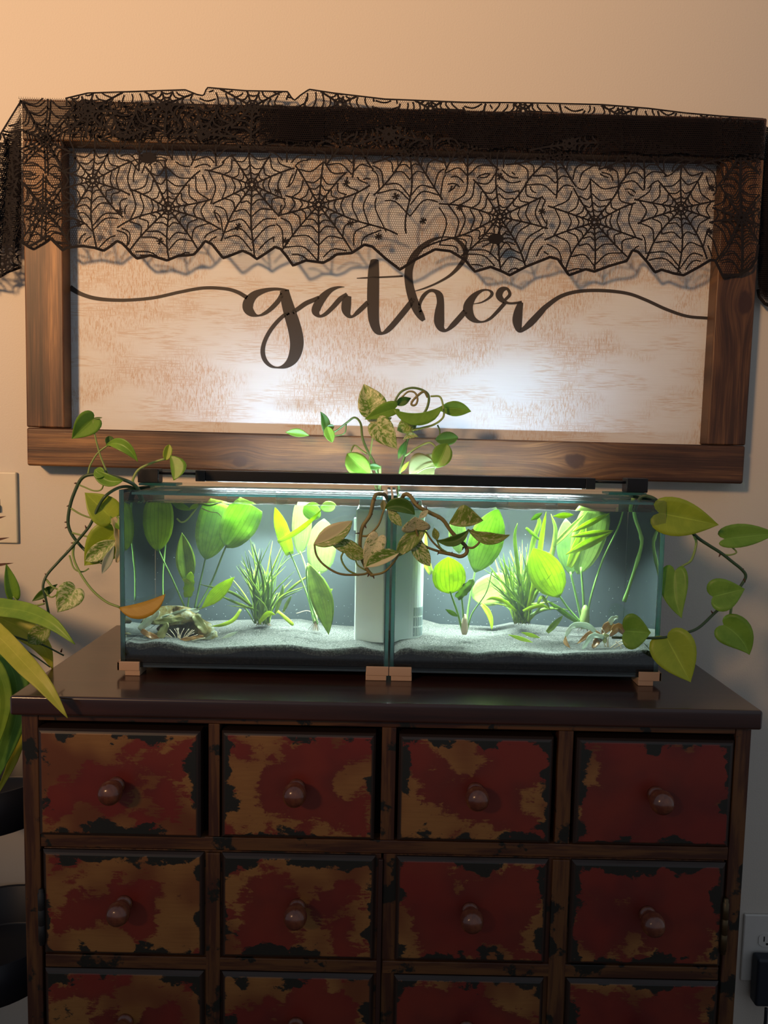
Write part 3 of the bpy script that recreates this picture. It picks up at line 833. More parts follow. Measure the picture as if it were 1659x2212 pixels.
# ------------------------------------------------------------------ spider-web lace over the sign
def lin(pts, x):
    if x <= pts[0][0]: return pts[0][1]
    for (a, ya), (b, yb) in zip(pts, pts[1:]):
        if x <= b: return ya + (yb - ya) * (x - a) / (b - a)
    return pts[-1][1]
HEM = [(40, 520), (50, 527), (64, 534), (83, 523), (104, 511), (118, 525), (135, 542), (144, 537), (165, 534), (180, 533), (205, 537), (224, 543), (238, 534), (253, 522), (264, 527), (274, 537), (285, 550), (296, 560),
       (325, 553), (361, 564), (385, 554), (405, 553), (419, 551), (431, 538), (443, 522), (458, 529), (470, 544), (482, 559), (496, 554), (524, 543), (540, 550), (555, 561), (575, 548), (594, 535), (606, 539), (620, 556), (633, 575),
       (661, 564), (698, 569), (712, 562), (727, 551), (760, 548), (787, 530), (804, 534), (833, 560), (850, 573), (864, 584), (896, 563), (940, 540), (973, 544), (1005, 563), (1015, 576), (1026, 588), (1060, 578), (1085, 588), (1101, 596),
       (1137, 577), (1188, 557), (1205, 561), (1216, 577), (1229, 596), (1265, 583), (1284, 588), (1316, 576), (1354, 565), (1366, 542), (1378, 545), (1398, 567), (1415, 590), (1429, 584), (1455, 592), (1477, 596), (1510, 578), (1535, 563),
       (1545, 564), (1553, 580), (1562, 599), (1600, 594), (1622, 580), (1634, 560), (1642, 500)]
def frame_top(x): return 210 + (x - 45) * 48 / 1610.0
lace = empty('lace_runner', tuple(at(850, 215, -0.03)), 'black spider-web lace draped over the top of the gather sign', 'lace')
def sheet(name, x0, x1, top, bot, yfun, mat, nx, nz, uoff=(0, 0), ustretch=1.0):
    V, Fc, UV = [], [], []
    for i in range(nx + 1):
        x = x0 + (x1 - x0) * i / nx
        a, b = top(x), bot(x)
        for j in range(nz + 1):
            y = a + (b - a) * j / nz
            p = at(x, y, yfun(x, y))
            V.append(p)
            UV.append((p.x * ustretch + uoff[0] + 2, p.z + uoff[1]))
    w = nz + 1
    for i in range(nx):
        for j in range(nz):
            Fc.append((i * w + j, i * w + j + 1, (i + 1) * w + j + 1, (i + 1) * w + j))
    return mesh_obj(name, V, Fc, mat, lace, uvs=UV, smooth=True)
def yA(x, y):
    hang = max(0.0, y - 345) / 230.0
    return -0.0495 - 0.0035 * hang * (1 + math.sin(x * 0.043)) - 0.0015 * math.sin(x * 0.11 + y * 0.02) * min(1, hang * 3)
sheet('front_net', 40, 1644, lambda x: frame_top(x) - 1, lambda x: lin(HEM, x), yA, M['net'], 400, 16)
def ribbon(V, Fc, pts, wpx, yf):
    m = len(pts)
    b0 = len(V)
    for i, (x, y) in enumerate(pts):
        xa, ya = pts[max(i - 1, 0)]; xb, yb = pts[min(i + 1, m - 1)]
        dx, dy = xb - xa, yb - ya
        l = math.hypot(dx, dy) or 1
        nx, ny = -dy / l * wpx / 2, dx / l * wpx / 2
        V.append(at(x + nx, y + ny, yf(x, y))); V.append(at(x - nx, y - ny, yf(x, y)))
    for i in range(m - 1):
        Fc.append((b0 + 2 * i, b0 + 2 * i + 1, b0 + 2 * i + 3, b0 + 2 * i + 2))
def webs(centres, inside, yf, seed, wpx=3.7, nsp=10, rings=(8, 16, 28, 45, 66, 92, 120, 150)):
    rg = random.Random(seed)
    V, Fc = [], []
    def own(k, x, y, slack=7):
        d = math.hypot(x - centres[k][0], y - centres[k][1])
        return inside(x, y) and all(d < math.hypot(x - c[0], y - c[1]) + slack for q, c in enumerate(centres) if q != k)
    for k, c in enumerate(centres):
        cx, cy = c[0], c[1]
        angs = [math.pi / 2 + 2 * math.pi * (s + (rg.uniform(-.22, .22) if s else 0)) / nsp for s in range(nsp)]
        rs = [r * rg.uniform(.92, 1.08) for r in rings]
        for a in angs:
            wob = rg.uniform(-.08, .08)
            pts = []
            for q in range(46):
                r = 3 + q * 4
                aa = a + wob * math.sin(r * .03)
                x, y = cx + r * math.cos(aa), cy + r * math.sin(aa)
                if not own(k, x, y): break
                pts.append((x, y))
            if len(pts) > 1: ribbon(V, Fc, pts, wpx * 1.05, yf)
        for s in range(nsp):
            a, b = angs[s], angs[(s + 1) % nsp] + (2 * math.pi if s == nsp - 1 else 0)
            for r in rs:
                r1, r2 = r * rg.uniform(.95, 1.05), r * rg.uniform(.95, 1.05)
                run = []
                for q in range(8):
                    t = q / 7
                    rr = (r1 + (r2 - r1) * t) * (1 - 0.20 * math.sin(math.pi * t) * (1 if r > 12 else .3))
                    aa = a + (b - a) * t
                    x, y = cx + rr * math.cos(aa), cy + rr * math.sin(aa)
                    if own(k, x, y): run.append((x, y))
                    else:
                        if len(run) > 1: ribbon(V, Fc, run, wpx * .85, yf)
                        run = []
                if len(run) > 1: ribbon(V, Fc, run, wpx * .85, yf)
    return V, Fc
CENT = [(200, 390), (364, 450), (544, 399), (688, 442), (886, 322), (1080, 468), (1284, 480), (1471, 450), (95, 300), (92, 450), (1602, 470), (1600, 335), (300, 262), (470, 268), (760, 285), (1200, 330), (1390, 320), (620, 260), (1010, 290)]
insA = lambda x, y: 42 < x < 1642 and frame_top(x) < y < lin(HEM, x) - 1
yA2 = lambda x, y: yA(x, y) - 0.0007
V, Fc = webs(CENT, insA, yA2, 3)
mesh_obj('web_embroidery', V, Fc, M['thread'], lace)
V, Fc = [], []
hp = []
x = 42.0
while x < 1641:
    hp.append((x, lin(HEM, x) - 1.5)); x += 3.0
ribbon(V, Fc, hp, 6.0, yA2)
mesh_obj('hem_edge', V, Fc, M['thread'], lace)
# spiders woven into the lace
def spider(px, py, bw, bh, legs, name='spider_motif'):
    V, Fc = [], []
    b0 = len(V)
    for i in range(20):
        a = 2 * math.pi * i / 20
        V.append(at(px + bw / 2 * math.cos(a), py + bh / 2 * math.sin(a), yA(px, py) - 0.0012))
    Fc.append(tuple(range(20)))
    for l in legs:
        ribbon(V, Fc, [(px + q[0], py + q[1]) for q in l], 3.0, lambda x, y: yA(x, y) - 0.0012)
    return mesh_obj(name, V, Fc, M['thread'], lace)
LEG = [[(-12, -4), (-26, -10), (-36, -4)], [(-12, 2), (-28, 4), (-40, 10)], [(-10, 7), (-22, 14), (-30, 18)], [(-5, 9), (-9, 22), (-14, 34)],
       [(12, -5), (22, -16), (34, -14)], [(14, 0), (28, -2), (42, 4)], [(12, 6), (26, 10), (34, 22)], [(3, 10), (8, 22), (4, 36)], [(-3, -9), (-4, -22), (2, -36)], [(4, -9), (8, -22), (14, -32)]]
spider(320, 341, 38, 25, LEG)
spider(1071, 516, 35, 23, LEG)
for (sx_, sy_) in [(258, 457), (170, 483), (346, 521), (600, 413), (515, 490), (617, 521), (748, 396), (757, 482), (818, 511), (855, 424), (914, 477), (993, 448), (1080, 381), (1171, 457), (1317, 363), (1538, 405), (1533, 500), (996, 343)]:
    rg = random.Random(int(sx_))
    legs = []
    for q in range(4):
        a = q * math.pi / 4 + rg.uniform(-.2, .2)
        legs.append([(-8 * math.cos(a), -8 * math.sin(a)), (0, 0), (8 * math.cos(a), 8 * math.sin(a))])
    spider(sx_, sy_, 7, 7, legs, 'small_spider_motif')
# gathered layers folded over the top board, with a ruffle standing above it
RUF = [(135, 213), (190, 200), (280, 197), (400, 193), (425, 203), (440, 206), (447, 188), (470, 190), (530, 195), (622, 197), (628, 208), (636, 216), (650, 204), (668, 192), (720, 200), (830, 213), (1000, 220), (1130, 221), (1300, 225), (1400, 233), (1480, 243), (1560, 250), (1652, 256)]
def yB(off):
    def f(x, y):
        over = max(0.0, frame_top(x) + 6 - y)
        return -0.0535 - off + 0.0012 * math.sin(x * .07) + min(0.030, over * 0.0016)
    return f
low = lambda x: 297 + (x - 133) * 0.0312 - 4 + 3 * math.sin(x * .05)
sheet('top_fold', 140, 1652, lambda x: lin(RUF, x), low, yB(0), M['net'], 240, 14, (.0013, .002), 1.03)
insB = lambda x, y: 142 < x < 1650 and lin(RUF, x) + 1 < y < low(x)
V, Fc = webs([(190, 240), (265, 300), (360, 225), (440, 290), (545, 230), (640, 285), (735, 225), (840, 290), (930, 235), (1030, 300), (1130, 240), (1230, 310), (1340, 250), (1440, 320), (1540, 270), (1630, 300)], insB, lambda x, y: yB(0)(x, y) - .0007, 11, 4.4, 9)
mesh_obj('web_embroidery', V, Fc, M['thread'], lace)
V, Fc = [], []
ribbon(V, Fc, [(x_, lin(RUF, x_) + 1) for x_ in range(141, 1651, 4)], 3.5, lambda x, y: yB(0)(x, y) - .0007)
mesh_obj('hem_edge', V, Fc, M['thread'], lace)
low2 = lambda x: low(x) - 22 + 20 * math.sin(x * .013)
sheet('top_fold', 560, 1650, lambda x: frame_top(x) + 1, low2, yB(.0024), M['net_dense'], 150, 10, (.0021, .001), 1.06)
sheet('top_fold', 1290, 1560, lambda x: frame_top(x) + 2, lambda x: low(x) - 2, yB(.0046), M['net_dense'], 80, 10, (.0007, .0027), 1.1)
sheet('top_fold', 600, 700, lambda x: frame_top(x) + 2, lambda x: low(x) - 8, yB(.0036), M['net_dense'], 20, 8, (.0011, .0017), 1.1)
# the end hanging off the left corner
CT = lambda x: 216 + max(0, 46 - x) * 1.62
CB = [(-70, 615), (-30, 606), (0, 599), (18, 588), (48, 577)]
yC = lambda o, a: (lambda x, y: -0.034 - o + a * math.sin(x * .16 + y * .013))
sheet('corner_drape', -70, 47, CT, lambda x: lin(CB, x), yC(0, .006), M['net'], 40, 24, (.001, 0), 1.3)
CB2 = [(-70, 560), (-30, 552), (0, 538), (30, 530), (47, 545)]
sheet('corner_drape', -70, 46, lambda x: CT(x) + 34, lambda x: lin(CB2, x), yC(.008, .005), M['net_dense'], 40, 20, (.0017, .001), 1.5)
sheet('corner_drape', 4, 46, lambda x: CT(x) + 26, lambda x: lin(CB2, x) - 10, yC(.004, .004), M['net_dense'], 24, 20, (.0007, .002), 1.7)
sheet('corner_drape', 14, 46, lambda x: CT(x) + 60, lambda x: 420 + (x - 14) * .4, yC(-.006, .003), M['net_dense'], 20, 14, (.0004, .001), 1.6)
insC = lambda x, y: -68 < x < 46 and CT(x) < y < lin(CB, x)
V, Fc = webs([(-20, 380), (25, 330), (20, 440), (-25, 500), (30, 520), (5, 570), (-55, 440)], insC, lambda x, y: yC(.0095, .005)(x, y), 21, 4.5, 9, (9, 18, 30, 44, 60, 80))
mesh_obj('web_embroidery', V, Fc, M['thread'], lace)
V, Fc = [], []
ribbon(V, Fc, [(x_, lin(CB, x_) - 1) for x_ in range(-68, 48, 3)], 6, lambda x, y: yC(.001, .006)(x, y))
mesh_obj('hem_edge', V, Fc, M['thread'], lace)
V, Fc = [], []
ribbon(V, Fc, [(x_, CT(x_) + 1) for x_ in range(-68, 48, 3)], 4, lambda x, y: yC(.001, .006)(x, y))
mesh_obj('hem_edge', V, Fc, M['thread'], lace)
# the end hanging off the right corner: several layers, nearly opaque
DT = lambda x: 268 + (x - 1640) * .35
DB = [(1634, 610), (1640, 642), (1652, 657), (1668, 664), (1700, 640), (1730, 650)]
for q, (o, m_, lo) in enumerate(((0, 'net', 0), (.004, 'net_dense', 16), (.008, 'net_dense', 24), (.011, 'net_dense', 10), (.014, 'net_dense', 30))):
    sheet('corner_drape', 1637 + (q % 2), 1730, DT, (lambda lo: (lambda x: lin(DB, x) - lo))(lo), (lambda o: (lambda x, y: -0.018 - o + .002 * math.sin(x * .2)))(o), M[m_], 30, 20, (.0008 * q, .0011 * q), 1.2 + .15 * q)
V, Fc = [], []
ribbon(V, Fc, [(x_, lin(DB, x_) - 1) for x_ in range(1637, 1728, 3)], 7, lambda x, y: -0.019)
mesh_obj('hem_edge', V, Fc, M['thread'], lace)

# ------------------------------------------------------------------ aquariums
TZ0, TZ1, WZ = 0.9625, 1.2274, 1.2095
GT = 0.005
TANKS = [(-0.3890, 0.0103), (0.0136, 0.4142)]
SIDE_NAME = ('left', 'right')
def pane(name, b, thin, parent, face='glass'):
    V = boxv(*b)
    c = Vector(((b[0] + b[1]) / 2, (b[2] + b[3]) / 2, (b[4] + b[5]) / 2))
    ax = {'x': (4, 5), 'y': (2, 3), 'z': (0, 1)}[thin]
    fm = [0 if i in ax else 1 for i in range(6)]
    return mesh_obj(name, V, BOXF, [M[face], M['glass_edge']], parent, origin=c, fmats=fm)
SAND_F = [[(262, 1391), (275, 1385), (300, 1391), (330, 1386), (370, 1388), (400, 1397), (445, 1401), (490, 1398), (560, 1394), (620, 1393), (700, 1403), (740, 1401), (780, 1397), (800, 1402), (828, 1407)],
          [(850, 1414), (866, 1402), (885, 1400), (905, 1405), (960, 1406), (1000, 1408), (1035, 1412), (1060, 1407), (1130, 1407), (1200, 1413), (1260, 1409), (1330, 1408), (1380, 1405), (1396, 1403), (1412, 1412)]]
SAND_B = [[(335, 1350), (400, 1344), (470, 1340), (560, 1338), (650, 1337), (720, 1350), (765, 1353), (828, 1356)],
          [(850, 1345), (915, 1338), (950, 1348), (1000, 1350), (1060, 1353), (1105, 1344), (1180, 1351), (1260, 1357), (1340, 1352), (1400, 1356)]]
SAND_F3 = [[(wat(x, y, WATER_F + 1e-5).x, wat(x, y, WATER_F + 1e-5).z) for x, y in s] for s in SAND_F]
YB = TANK_B - 0.0095
SAND_B3 = [[(wat(x, y, YB).x, wat(x, y, YB).z) for x, y in s] for s in SAND_B]
def hash2(x, y):
    return 0.5 * math.sin(x * 71.3 + 1.3 * math.sin(y * 53)) * math.sin(y * 64.7 + math.sin(x * 47)) + 0.5 * math.sin(x * 23.1 + y * 31.7)
def sandz(ti, x, y):
    t = (y - WATER_F) / (YB - WATER_F)
    t = max(0, min(1, t))
    z = lin(SAND_F3[ti], x) * (1 - t) ** 1.6 + (lin(SAND_B3[ti], x)) * (1 - (1 - t) ** 1.6)
    return z + 0.0022 * hash2(x, y) * math.sin(math.pi * min(1, t * 1.2 + .02))
tanks = []
for ti, (x0, x1) in enumerate(TANKS):
    other = ('left end', 'right end')[ti]
    tk = empty('aquarium_tank', ((x0 + x1) / 2, TANK_F, TOPZ),
               ('rimless glass aquarium with a yellow leaf hanging before its corner',
                'rimless glass aquarium holding the corner filter with a slotted grille')[ti], 'aquarium', 'pair of glass aquariums')
    tanks.append(tk)
    pane('front_pane', (x0, x1, TANK_F, TANK_F + GT, TZ0, TZ1), 'y', tk)
    pane('back_pane', (x0, x1, TANK_B - GT, TANK_B, TZ0, TZ1), 'y', tk)
    pane('side_pane', (x0, x0 + GT, TANK_F + GT + .0002, TANK_B - GT - .0002, TZ0, TZ1), 'x', tk)
    pane('side_pane', (x1 - GT, x1, TANK_F + GT + .0002, TANK_B - GT - .0002, TZ0, TZ1), 'x', tk)
    pane('bottom_pane', (x0 + GT + .0002, x1 - GT - .0002, TANK_F + GT + .0002, TANK_B - GT - .0002, TZ0, TZ0 + GT), 'z', tk)
    xi0, xi1 = x0 + GT + .0006, x1 - GT - .0006
    box('backdrop', (xi0 + .0004, xi1 - .0004, TANK_B - GT - .0022, TANK_B - GT - .0012, TZ0 + GT + .002, 1.2085), M['backdrop'], tk)
    # tan corner feet
    for fx in (0, 1):
        for fy in (0, 1):
            ex = x0 - .0042 if fx == 0 else x1 + .0012 if ti == 0 else x1 + .0042
            if ti == 1 and fx == 0: ex = x0 - .0012
            s = 1 if fx == 0 else -1
            ey = TANK_F - .0045 if fy == 0 else TANK_B + .0045
            sy_ = 1 if fy == 0 else -1
            a, b = sorted((ex, ex + s * .0335))
            c_, d = sorted((ey, ey + sy_ * .0335))
            inn = .0115 if (fx == 0) == (ti == 0) else .003
            a2, b2 = sorted((ex + s * inn, ex + s * .034))
            c2, d2 = sorted((ey + sy_ * .001, ey + sy_ * .034))
            ft = box('foot', (a, b, c_, c_ + .0042 if fy == 0 else d, TOPZ + .0078, TOPZ + .0212), M['tan'], tk, .0009) if fy == 0 else box('foot', (a, b, d - .0042, d, TOPZ + .0078, TOPZ + .0212), M['tan'], tk, .0009)
            box('foot_base', (a2, b2, c2, d2, TOPZ + .0001, TOPZ + .0120 if fy else TOPZ + .0120), M['tan'], ft, .0009)
            lx = (ex, ex + s * .0040)
            if (fx == 0) == (ti == 0):
                box('foot_side', (min(lx), max(lx), c_, d, TOPZ + .0078, TOPZ + .0212), M['tan'], ft, .0009)
    # water: refracting sides, open clear surface
    wb = (xi0, xi1, WATER_F, TANK_B - GT - .0006, TZ0 + GT + .0006, WZ)
    w = mesh_obj('water', boxv(*wb), BOXF, [M['water'], M['water_top']], None, origin=((x0 + x1) / 2, -.215, TZ0), fmats=[0, 1, 0, 0, 0, 0])
    tag(w, ('clear water filling the aquarium with the yellow leaf before it', 'clear water filling the aquarium with the slotted corner filter')[ti], 'water', kind='stuff')
    # soil and sand
    yi0, yi1 = WATER_F + .0006, YB
    nx, ny = 90, 40
    V, Fc = [], []
    for j in range(ny + 1):
        y = yi0 + (yi1 - yi0) * j / ny
        for i in range(nx + 1):
            x = xi0 + .0006 + (xi1 - xi0 - .0012) * i / nx
            V.append((x, y, sandz(ti, x, y)))
    q = nx + 1
    for j in range(ny):
        for i in range(nx):
            Fc.append((j * q + i, j * q + i + 1, (j + 1) * q + i + 1, (j + 1) * q + i))
    b0 = len(V)
    for i in range(nx + 1):
        x = V[i][0]
        V.append((x, yi0 + .0001, V[i][2] - .0095 - .003 * hash2(x * 1.3, 3.1 + ti)))
    for i in range(nx):
        Fc.append((b0 + i, b0 + i + 1, i + 1, i))
    sd_ = mesh_obj('sand_bed', V, Fc, M['sand'], None, origin=((x0 + x1) / 2, -.215, TZ0 + .01), smooth=True)
    tag(sd_, ('pale grey sand layer in the aquarium with the yellow leaf before it', 'pale grey sand layer in the aquarium with the slotted corner filter')[ti], 'sand', kind='stuff')
    V2, F2 = [], []
    for i in range(nx + 1):
        x = V[i][0]
        V2 += [(x, yi0 + .0004, TZ0 + GT + .001), (x, yi0 + .0004, V[i][2] - .002), (x, yi1, V[ny * q + i][2] - .006), (x, yi1, TZ0 + GT + .001)]
    for i in range(nx):
        for s in range(4):
            F2.append((i * 4 + s, (i + 1) * 4 + s, (i + 1) * 4 + (s + 1) % 4, i * 4 + (s + 1) % 4))
    so = mesh_obj('soil_bed', V2, F2, M['soil'], None, origin=((x0 + x1) / 2, -.215, TZ0 + .005))
    tag(so, ('black soil under the sand of the aquarium with the yellow leaf before it', 'black soil under the sand of the aquarium with the slotted corner filter')[ti], 'soil', kind='stuff')
    # lid with clear clips
    lx0, lx1 = (x0 + .016, x1 - .012) if ti == 0 else (x0 + .010, x1 - .016)
    lid = empty('glass_lid', ((x0 + x1) / 2, -.215, TZ1 - .007), ('sheet glass lid on the aquarium with the yellow leaf before it', 'sheet glass lid on the aquarium with the slotted corner filter')[ti], 'lid', 'aquarium lids')
    pane('lid_glass', (lx0, lx1, TANK_F + .0075, TANK_B - .025, TZ1 - .0070, TZ1 - .0035), 'z', lid, 'lid')
    for cpx in ((503, 609), (1086, 1192))[ti]:
        c0 = at(cpx, 1075, TANK_F + .008)
        cw = .0082
        b0 = (c0.x - cw, c0.x + cw)
        V3 = boxv(b0[0], b0[1], TANK_F + .0055, TANK_F + .0072, TZ1 - .0190, TZ1 + .0008)
        F3 = list(BOXF)
        for bb in ((b0[0], b0[1], TANK_F + .0072, TANK_F + .0180, TZ1 - .0100, TZ1 - .0074), (b0[0], b0[1], TANK_F - .0018, TANK_F + .0072, TZ1 + .0002, TZ1 + .0016)):
            k0 = len(V3); V3 += boxv(*bb); F3 += [tuple(i + k0 for i in f) for f in BOXF]
        mesh_obj('lid_clip', V3, F3, M['acrylic'], lid)
    # suspended specks
    rg = random.Random(40 + ti)
    V4, F4 = [], []
    for _ in range(230):
        x, y, z = rg.uniform(xi0 + .01, xi1 - .01), rg.uniform(WATER_F + .02, YB - .004), rg.uniform(1.0, 1.0 + .20 * rg.random() ** 1.6 + .005)
        s = rg.uniform(.00022, .00055)
        b0 = len(V4)
        V4 += [(x + s, y, z - s), (x - s, y + s, z - s), (x - s, y - s, z - s), (x, y, z + s)]
        F4 += [(b0, b0 + 1, b0 + 2), (b0, b0 + 1, b0 + 3), (b0 + 1, b0 + 2, b0 + 3), (b0 + 2, b0, b0 + 3)]
    sp_ = mesh_obj('floating_specks', V4, F4, M['speck'], None, origin=((x0 + x1) / 2, -.215, 1.0))
    tag(sp_, ('tiny white specks drifting in the aquarium with the yellow leaf before it', 'tiny white specks drifting in the aquarium with the slotted corner filter')[ti], 'specks', kind='stuff')

# corner filters
fl = empty('internal_filter', (0, -.2, 1.0), 'plain white box filter standing in the corner of the aquarium with the yellow leaf', 'filter')
fx0 = wat(766, 1300, -.245).x
box('filter_body', (fx0, 0.0040, -.245, -.160, .985, 1.2010), M['filter'], fl, .004, 3)
box('filter_cap', (fx0 + .004, 0.0035, -.240, -.165, 1.2011, 1.2150), M['filter'], fl, .002)
box('suction_clip', (fx0 - .004, fx0 + .0005, -.215, -.200, 1.165, 1.185), M['filter'], fl, .0008)
fl = empty('internal_filter', (0.04, -.2, 1.0), 'white round-cornered corner filter with a slotted grille near the sand', 'filter')
fx1 = wat(914, 1300, -.240).x
RC = .022
prof2 = [(.0200, -.160), (.0200, -.252), (fx1 - RC, -.252)]
for i in range(1, 9):
    a = math.pi / 2 * i / 8
    prof2.append((fx1 - RC + RC * math.sin(a), -.252 + RC - RC * math.cos(a)))
prof2.append((fx1, -.160))
V, Fc = [], []
for z in (.985, 1.2010):
    V += [(x, y, z) for x, y in prof2]
n_ = len(prof2)
Fc = [tuple(range(n_ - 1, -1, -1)), tuple(range(n_, 2 * n_))] + [(i, (i + 1) % n_, n_ + (i + 1) % n_, n_ + i) for i in range(n_)]
fb = mesh_obj('filter_body', V, Fc, M['filter'], fl, smooth=False)
box('filter_cap', (.0225, fx1 - .005, -.245, -.165, 1.2011, 1.2150), M['filter'], fl, .002)
for zz in (1.0035, 1.0195, 1.0355):
    for i in range(2, 8):
        a0, a1 = math.pi / 2 * (i - .30) / 8, math.pi / 2 * (i + .30) / 8
        pts = []
        for a in (a0, a1):
            for rr_ in (RC + .0004, RC - .001):
                pts.append((fx1 - RC + rr_ * math.sin(a), -.252 + RC - rr_ * math.cos(a)))
        V = [(x, y, z) for z in (zz, zz + .0135) for x, y in pts]
        Fc = [(0, 2, 6, 4), (1, 5, 7, 3), (0, 4, 5, 1), (2, 3, 7, 6), (4, 6, 7, 5), (0, 1, 3, 2)]
        mesh_obj('grille_slot', V, Fc, M['slot'], fl)

# ------------------------------------------------------------------ LED light bar
YL = -.215
a0, a1 = at(422, 1013, YL), at(1286, 1054, YL)
BX0, BX1 = a0.x, a1.x
BZ0, BZ1 = TZ1 + .0095, TZ1 + .0265
BY0, BY1 = YL, -.178
bar = empty('light_bar', (0.012, (BY0 + BY1) / 2, TZ1), 'slim black LED light bar spanning both aquariums on end brackets', 'lamp')
CAPW = .016
box('housing', (BX0 + CAPW, BX1 - CAPW, BY0, BY1, BZ0, BZ1), M['black'], bar, .0012)
box('end_cap', (BX0, BX0 + CAPW - .0003, BY0 - .0004, BY1 + .0004, BZ0 - .0005, BZ1 + .0003), M['blackp'], bar, .001)
box('end_cap', (BX1 - CAPW + .0003, BX1, BY0 - .0004, BY1 + .0004, BZ0 - .0005, BZ1 + .0003), M['blackp'], bar, .001)
box('led_strip', (BX0 + .035, BX1 - .020, BY0 + .006, BY1 - .006, BZ0 - .0008, BZ0 - .0002), M['led'], bar)
for (p0_, p1_, s) in ((298, 343, -1), (1338, 1386, 1)):
    l0, l1 = at(p0_, 1040, YL + .012).x, at(p1_, 1040, YL + .012).x
    if s < 0: l0, l1 = -.4005, -.3665
    else: l0, l1 = .3920, .4270
    lg = box('leg', (l0, l1, YL + .010, BY1 - .002, TZ1 + .0045, BZ1 + .001), M['blackp'], bar, .0015)
    br = (l0 + .004, l1 + .030) if s < 0 else (l0 - .030, l1 - .004)
    pane('clear_bracket', (br[0], br[1], YL + .004, BY1 + .006, TZ1 + .0006, TZ1 + .0042), 'z', lg)
    for yy in (YL + .016, BY1 - .010):
        tube('rod', [((l1 if s < 0 else BX1) - .002, yy, BZ1 - .006), ((BX0 if s < 0 else l0) + .002, yy, BZ1 - .006)], .0022, .0022, M['black'], bar, 8, 2)
# the lamp's light: down into the water, plus two added lights imitating its gleam off the lids
la = area_light('light_bar_down', (BX0 / 2 + BX1 / 2, (BY0 + BY1) / 2, BZ0 - .0016), (0, 0, -1), BX1 - BX0 - .055, .022, 22.0, (.90, 1.0, .97), 150)
for gx0, gx1 in ((BX0 + .004, -.01), (.03, BX1 - .004)):
    area_light('added_lid_glint', ((gx0 + gx1) / 2, BY1 - .0075, TZ1 - .0015), (0, .55, .835), gx1 - gx0, .003, 0.46, (.45, .72, 1.0), 100)

# ------------------------------------------------------------------ pothos vines growing out of the tanks
def pw(px, y): return px * (1.45 + y) / FPX
def vine(name, label, origin, group='pothos vines rooted in the aquariums'):
    return empty(name, origin, label, 'vine', group)
def stem(parent, pts, r0, r1, mat='stem', name='stem', bumps=None):
    return tube(name, [at(*p) for p in pts], r0, r1, M[mat], parent, 7, 6, bumps)
def pl_(parent, b, t, w, mat, **kw):
    ym = (b[2] + t[2]) / 2
    return leaf('leaf', at(*b), at(*t), pw(w, ym), M[mat], parent, **kw)
def pet(parent, pts, r=.0016, mat='stem_l'):
    return tube('petiole', [at(*p) for p in pts], r, r * .8, M[mat], parent, 6, 5)
def nodes(parent, pts, mat='tip'):
    for (x, y, d, dx, dy) in pts:
        tube('node_spur', [at(x, y, d), at(x + dx, y + dy, d - .002)], .0016, .0006, M[mat], parent, 5, 2)

# A: arching vine at the switch side
v = vine('pothos_vine', 'looping pothos vine with lime leaves hanging beside the aquarium on the switch side', tuple(at(294, 1050, -.27)))
D = -.285
stem(v, [(310, 1085, -.262), (300, 1060, -.265), (288, 1046, -.27), (266, 1036, D), (230, 1026, D), (196, 1025, D), (177, 1033, D), (164, 1056, D), (152, 1090, D), (147, 1128, D), (155, 1154, D), (177, 1182, D), (203, 1204, D - .01), (226, 1220, D - .015)], .0030, .0022, 'stem_d')
nodes(v, [(165, 1044, D, -5, 0), (150, 1092, D, -6, 2), (145, 1128, D, -6, 0), (147, 1138, D, -7, 3), (160, 1173, D, -7, 0)])
pet(v, [(190, 1026, D), (195, 1005, D), (212, 978, D), (236, 960, D)])
pl_(v, (229, 962, D), (298, 998, D - .01), 30, 'pothos', kind='lance', side=-.20, fold=28, bend=.15)
pl_(v, (238, 965, D + .004), (236, 942, D + .01), 22, 'pothos_d', kind='round', fold=35)
pet(v, [(232, 1022, D), (217, 985, D), (205, 940, D), (201, 908, D)])
pl_(v, (203, 904, D), (155, 948, D - .01), 62, 'pothos', fold=22, roll=-12, wl=.8)
pl_(v, (200, 905, D), (221, 902, D), 5, 'pothos_d', kind='blade')
pl_(v, (205, 1014, D - .01), (266, 1038, D - .012), 30, 'pothos', kind='ovate', fold=25, side=.18)
pl_(v, (226, 1028, D - .013), (204, 1016, D - .01), 28, 'pothos', kind='ovate', fold=20)
pet(v, [(165, 1045, D), (182, 1052, D), (203, 1060, D), (220, 1056, D), (226, 1030, D - .01)], .0014)
pet(v, [(153, 1098, D), (177, 1112, D), (205, 1120, D), (238, 1118, D - .008)])
pl_(v, (240, 1118, D - .008), (183, 1064, D - .012), 66, 'pothos_y', fold=16, wr=1.1)
pet(v, [(152, 1150, D), (180, 1157, D), (205, 1161, D), (240, 1152, D)])
pl_(v, (247, 1152, D), (182, 1222, D - .006), 84, 'pothos_y', kind='heart', fold=14)
pl_(v, (250, 1168, D - .012), (184, 1212, D - .014), 40, 'varie', kind='ovate', fold=20)
pl_(v, (245, 1118, D - .010), (252, 1215, D - .016), 26, 'dry', kind='ragged', fold=30, wave=.04, side=-.1)
pl_(v, (246, 1180, D - .02), (220, 1240, D - .02), 22, 'rot_w', kind='lance', fold=25)
pl_(v, (240, 1110, D - .006), (262, 1145, D - .012), 22, 'pothos', kind='ovate', fold=20)
